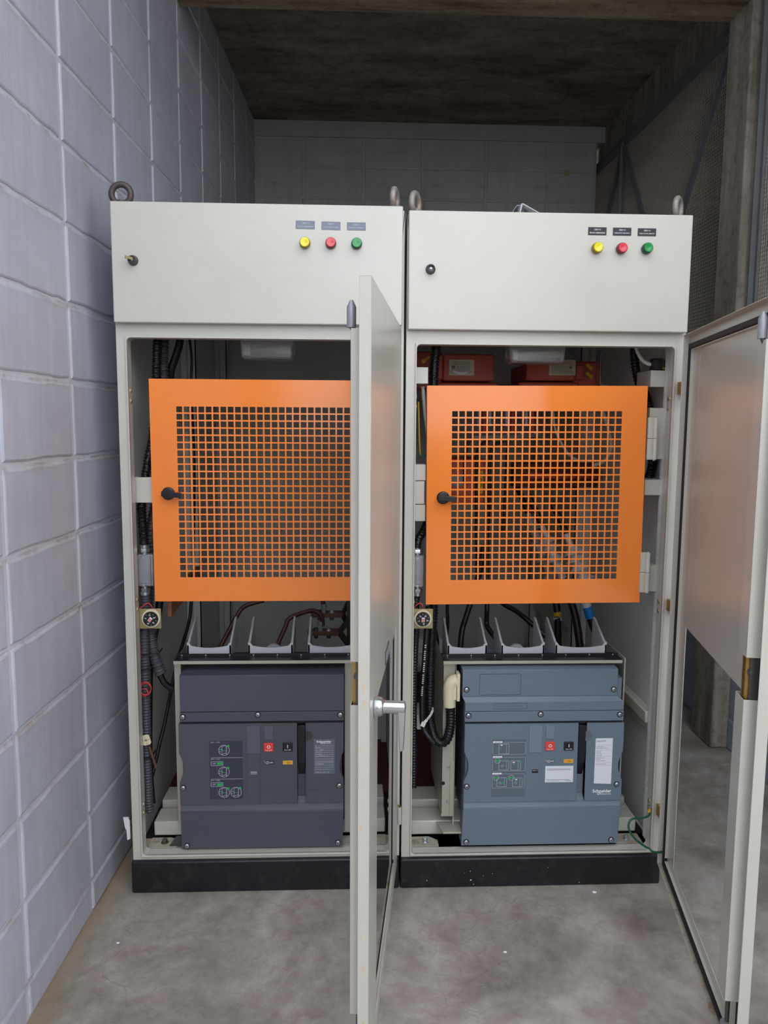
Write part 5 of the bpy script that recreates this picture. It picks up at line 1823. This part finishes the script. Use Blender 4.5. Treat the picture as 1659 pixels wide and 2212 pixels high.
x0, x1, z0, z1 = rect(1413, 774, 1452, 798, .10)
t = thing('limit_switch', 'black door switch with white wire at the upper right corner of right cabinet opening', 'door switch', ((x0 + x1) / 2, .10, z0))
m = MB()
m.box(x0, x1 - .003, .100, .135, z0, z1, M_BLKPL)
m.box(x0 + .022, x0 + .037, .096, .101, z0 + .006, z1 - .004, M_BLKPL)
m.build('body', t, bevel=.0015)
m = MB()
m.lathe((x1 - .013, .100, (z0 + z1) / 2), (0, -1, 0), [(0, .0065), (.003, .0062), (.008, .004), (.009, 0)], M_BLKPL, 16)
m.build('plunger', t)
for zz in (z0 + .003, z1 - .004):
    m = MB()
    m.lathe((x0 + .028, .100, zz), (0, -1, 0), [(0, .0032), (.0015, .003), (.0018, 0)], M_BRASS, 12)
    m.build('screw', t)
m = MB()
m.box(x1 - .003, x1, .098, .13, z0 - .001, z1 + .001, M_GOLDPL)
m.build('mounting_tab', t)

# beige elbow on the breaker's side and the strap that ties the conduits
t = thing('cable_elbow', 'cream plastic elbow joining the ribbed conduit to the blue grey breaker', 'conduit elbow', at(975, 1525, .09))
x0, x1, z0, z1 = rect(957, 1460, 986, 1510, .088)
m = MB()
pe = [at(971, 1512, .079), at(971, 1496, .079), at(972, 1482, .079), at(978, 1472, .079), at(990, 1470, .079)]
m.tube(pe, .0195, M_CREAM, 24, step=.003)
m.box(at(971, 1500, .079).x, at(984, 1500, .079).x, .063, .096, at(971, 1508, .079).z, at(971, 1478, .079).z, M_CREAM)
m.build('elbow_body', t)
m = MB()
a = rect(981, 1452.5, 993.5, 1510.5, .08)
m.box(a[0] + .006, a[1] - .002, .060, .099, a[2], a[3], M_CREAM)
m.build('flange', t, bevel=.0015)
p0, p1 = at(971, 1508, .079), at(971, 1526, .079)
m = MB()
m.cyl(p0, p1, .0185, M_CREAM, 24)
m.build('collar', t, bevel=.001)
m = MB()
pts = run([(914, 1564, .070), (922, 1555, .072), (930, 1545, .085), (935, 1534, .092), (934, 1528, .095)])
for a, b in zip(pts, pts[1:]):
    m.bar(a, b, .0012, .009, M_WHITEPL, up=(0, 0, 1))
m.bar(at(912, 1569, .068), at(916, 1560, .068), .004, .013, M_WHITEPL)
tag(m.build('cable_tie'), 'white cable tie round the black conduits beside the slate blue breaker', 'cable tie')

# red capillary wire coil, its run along the frame, and the cream sensor tag
t = thing('wire_coil', 'red wire coil hung on the ribbed conduit in the left cabinet', 'wire coil', at(313, 1490, .10))
for k, (cx, cy, rx, rz) in enumerate(((312, 1487, 12.5, 14), (313, 1489, 11.5, 13), (309, 1496, 9, 8))):
    m = MB()
    pts = [at(cx + 2 + rx * math.cos(th), cy + rz * math.sin(th), .068 + .002 * k) for th in [2 * PI * i / 14 for i in range(15)]]
    m.tube(pts, .0015, M_REDW, 8)
    m.build('wire_loop', t)
for pts in ([(300, 1360, .072), (302, 1395, .072), (303, 1420, .072), (301, 1445, .072), (303, 1478, .072)], [(302, 1500, .072), (302, 1535, .072), (304, 1558, .072), (309, 1582, .072)]):
    m = MB()
    m.tube(run(pts), .0016, M_REDW, 8)
    m.build('wire_tail', t)
t = thing('sensor_tag', 'cream sensor tag with copper bulb below the red wire coil', 'sensor', at(314, 1598, .1))
c = at(315.5, 1598.5, .068)
th = .28
U, V = Vector((math.cos(th), 0, math.sin(th))), Vector((-math.sin(th), 0, math.cos(th)))
m = MB()
hw, hh = .0125, .0155
ch = .0045
pts = []
for qa, qb in ((hw - ch, -hh), (hw, -hh + ch), (hw, hh - ch), (hw - ch, hh), (-hw + ch, hh), (-hw, hh - ch), (-hw, -hh + ch), (-hw + ch, -hh)):
    q = U * qa + V * qb
    pts.append((c.x + q.x, c.z + q.z))
m.prism(pts, 'y', .066, .070, M_CREAM)
for a, b in ((0, .009), (.008, 0), (0, -.010), (-.008, .002)):
    q = c + U * a + V * b
    disc(m, q.x, q.z, .0012, .0656, M_INK)
q = c
flat(m, q.x - .004, q.x + .004, q.z - .003, q.z + .003, .0657, M_INKG)
m.build('tag_body', t)
m = MB()
m.cyl(at(322, 1612, .072), at(338, 1659, .075), .0038, M_COPPER, 14)
m.build('copper_bulb', t)

# ------------------------------------------------------------------ busbars and tubes seen under the left orange door
GB = 'brown sleeved bars above the charcoal breaker'
for lab, pts in (('brown bent bar rising from the first pale pole barrier, left cabinet', [(472, 1408, .36), (480, 1390, .38), (512, 1330, .42), (530, 1309, .44), (570, 1297, .46)]),
                 ('brown bent bar rising from the middle pole barrier to the lower clamp', [(596, 1410, .34), (601, 1390, .36), (616, 1355, .38), (625, 1336, .39), (660, 1322, .41), (678, 1319, .42), (690, 1325, .42), (696, 1336, .42), (697, 1352, .42)]),
                 ('brown bent bar coming down onto the upper clamp, left cabinet', [(690, 1280, .46), (697, 1297, .46), (699, 1312, .46)])):
    m = MB()
    m.tube(run(pts), .0075, M_BROWNBUS, 12)
    tag(m.build('sleeved_bar', None), lab, 'busbar', GB)
for lab, py, Y, x_ in (('upper dark copper clamp bar with bolts above charcoal breaker', 1327, .46, 672), ('lower dark copper clamp bar with bolts above charcoal breaker', 1366, .42, 665)):
    a, b = at(x_, py, Y), at(x_ + 68, py - 2, Y)
    t = thing('clamp_bar', lab, 'busbar', a, 'bolted clamp bars in the left cabinet')
    m = MB()
    m.box(a.x, b.x, Y - .015, Y + .03, a.z - .008, a.z + .006, M_COPPER)
    m.build('bar', t, bevel=.001)
    for k, f in enumerate((.26, .40, .66)):
        m = MB()
        xx = a.x + (b.x - a.x) * f
        if k == 1:
            m.lathe((xx, Y, a.z + .006), (0, 0, 1), [(0, .008), (.018, .008), (.019, .0095), (.030, .0095), (.032, .007)], M_CASTALU, 8)
        else:
            hexbolt(m, (xx, Y, a.z + .006), (0, 0, 1), .008, .010, M_GALV if k == 2 else M_STEELD)
            hexbolt(m, (xx, Y, a.z - .006), (0, 0, -1), .007, .014, M_STEELD)
        m.build('bolt', t)
    m = MB()
    e = Vector((b.x, Y, a.z))
    q = at(752, py - 26, Y + .05)
    m.bar(e, q, .006, .022, M_STEELD)
    q = at(752, py + 24, Y + .05)
    m.bar(e, q, .006, .022, M_STEELD)
    m.build('vee_arm', t)
m = MB()
a, b = at(752, 1290, .5), at(752, 1400, .5)
m.box(a.x - .004, a.x + .01, .47, .54, b.z, a.z, M_BROWNBUS)
tag(m.build('busbar'), 'dark upright busbar behind the swung out door of left cabinet', 'busbar')
a = rect(361.5, 1303, 370.5, 1333, .16)
m = MB()
m.hexa([(a[0], .16, a[2]), (a[1], .16, a[2]), (a[1], .6, a[2] + .02), (a[0], .6, a[2] + .02), (a[0], .16, a[3] + .03), (a[1], .16, a[3] + .03), (a[1], .6, a[3] + .03), (a[0], .6, a[3] + .03)], M_BOARD)
tag(m.build('support_board', None, bevel=.001), 'brown laminate support board under the left orange door', 'board')

# ------------------------------------------------------------------ green earth wire of the right door
m_pts = [(1403, 1754, .02), (1401, 1762, .01), (1388, 1767, .0), (1366, 1769, -.01), (1358, 1780, -.015), (1360, 1795, -.02), (1374, 1814, -.02), (1396, 1830, -.02), (1402, 1832, -.02), (1410, 1840, -.03), (1424, 1841, -.05), (1436, 1838, -.062)]
t = thing('earth_wire', 'green earth wire with yellow lugs linking frame and open right door', 'wire', at(1366, 1790, -.01))
m = MB()
m.tube(run(m_pts), .0032, M_GREENW, 10)
m.build('wire', t)
for px, py, Y in ((1402, 1751, .02), (1437, 1829, -.062)):
    p = at(px, py, Y)
    m = MB()
    m.cyl(p + Vector((0, 0, -.008)), p + Vector((.002, 0, .006)), .0042, M_YTAPE, 12)
    m.cyl(p + Vector((.002, -.003, .012)), p + Vector((.002, .003, .012)), .006, M_GALV, 12)
    m.build('lug', t)

# ------------------------------------------------------------------ odds and ends
p = atZ(270, 1790, .30)
m = MB()
q = [at(266, 1766, .03), at(276, 1768, .03), at(280, 1772, .03), at(281, 1812, .03), at(275, 1815, .03), at(273, 1793, .03), at(270, 1788, .03)]
q2 = [v + Vector((random.uniform(-.002, .002), .003 + .006 * (i % 2), 0)) for i, v in enumerate(q)]
m.rings([q, q2], M_PAPER)
tag(m.build('paper_scrap'), 'torn white paper scrap stuck between the block wall and left cabinet', 'paper')
# a bent grey sheet lying on the right cabinet's roof
zt = 1.957
Yr = .42
p0, p1 = at(1106, 452, Yr), at(1166, 455, Yr)
m = MB()
secs = []
for k in range(13):
    t_ = k / 12
    x = p0.x + (p1.x - p0.x) * t_
    h = .002 + .040 * math.sin(PI * min(1, t_ * 1.9 + .05)) ** .8 * (1 if t_ < .5 else max(0, 2 - 2 * t_))
    secs.append((x, max(zt + .002, at(1120, 440, Yr).z - .045 + h)))
poly = [(x, z) for x, z in secs] + [(x, z - .002) for x, z in secs[::-1]]
m.prism(poly, 'y', Yr, Yr + .18, M_LTGREYPL)
xa = at(1121, 445, Yr).x
zz = at(1121, 444, Yr).z
m.prism([(xa - .004, zz - .03), (xa, zz - .003), (xa + .006, zz), (xa + .06, zz - .028), (xa + .058, zz - .030), (xa + .006, zz - .004), (xa, zz - .03)], 'y', Yr - .03, Yr + .16, M_LTGREYPL)
tag(m.build('bent_sheet'), 'bent pale grey sheet lying on the roof of the right cabinet', 'sheet')
# plug in the back wall
p = at(1224.5, 374, BACK - .006)
m = MB()
m.lathe((p.x, BACK - .006, p.z), (0, -1, 0), [(0, .017), (.006, .016), (.007, 0)], M_GOLDPL, 18)
tag(m.build('wall_plug'), 'small round brown plug in the dusty back wall', 'plug')
# crumbs of plaster on the floor
for k, (px, py, s) in enumerate(((1284, 1929, .006), (1091, 2058, .0045), (255, 2038, .004))):
    p = atZ(px, py, .0)
    m = MB()
    m.sphere((p.x, p.y, s * .45), s, M_STICK, 1.2, .8, .5, n=5)
    tag(m.build('plaster_chip'), ['pale plaster chip on the floor just before the right plinth', 'pale plaster chip in the middle of open floor', 'pale plaster chip near the foot of left block wall'][k], 'chip', 'plaster chips on the floor')
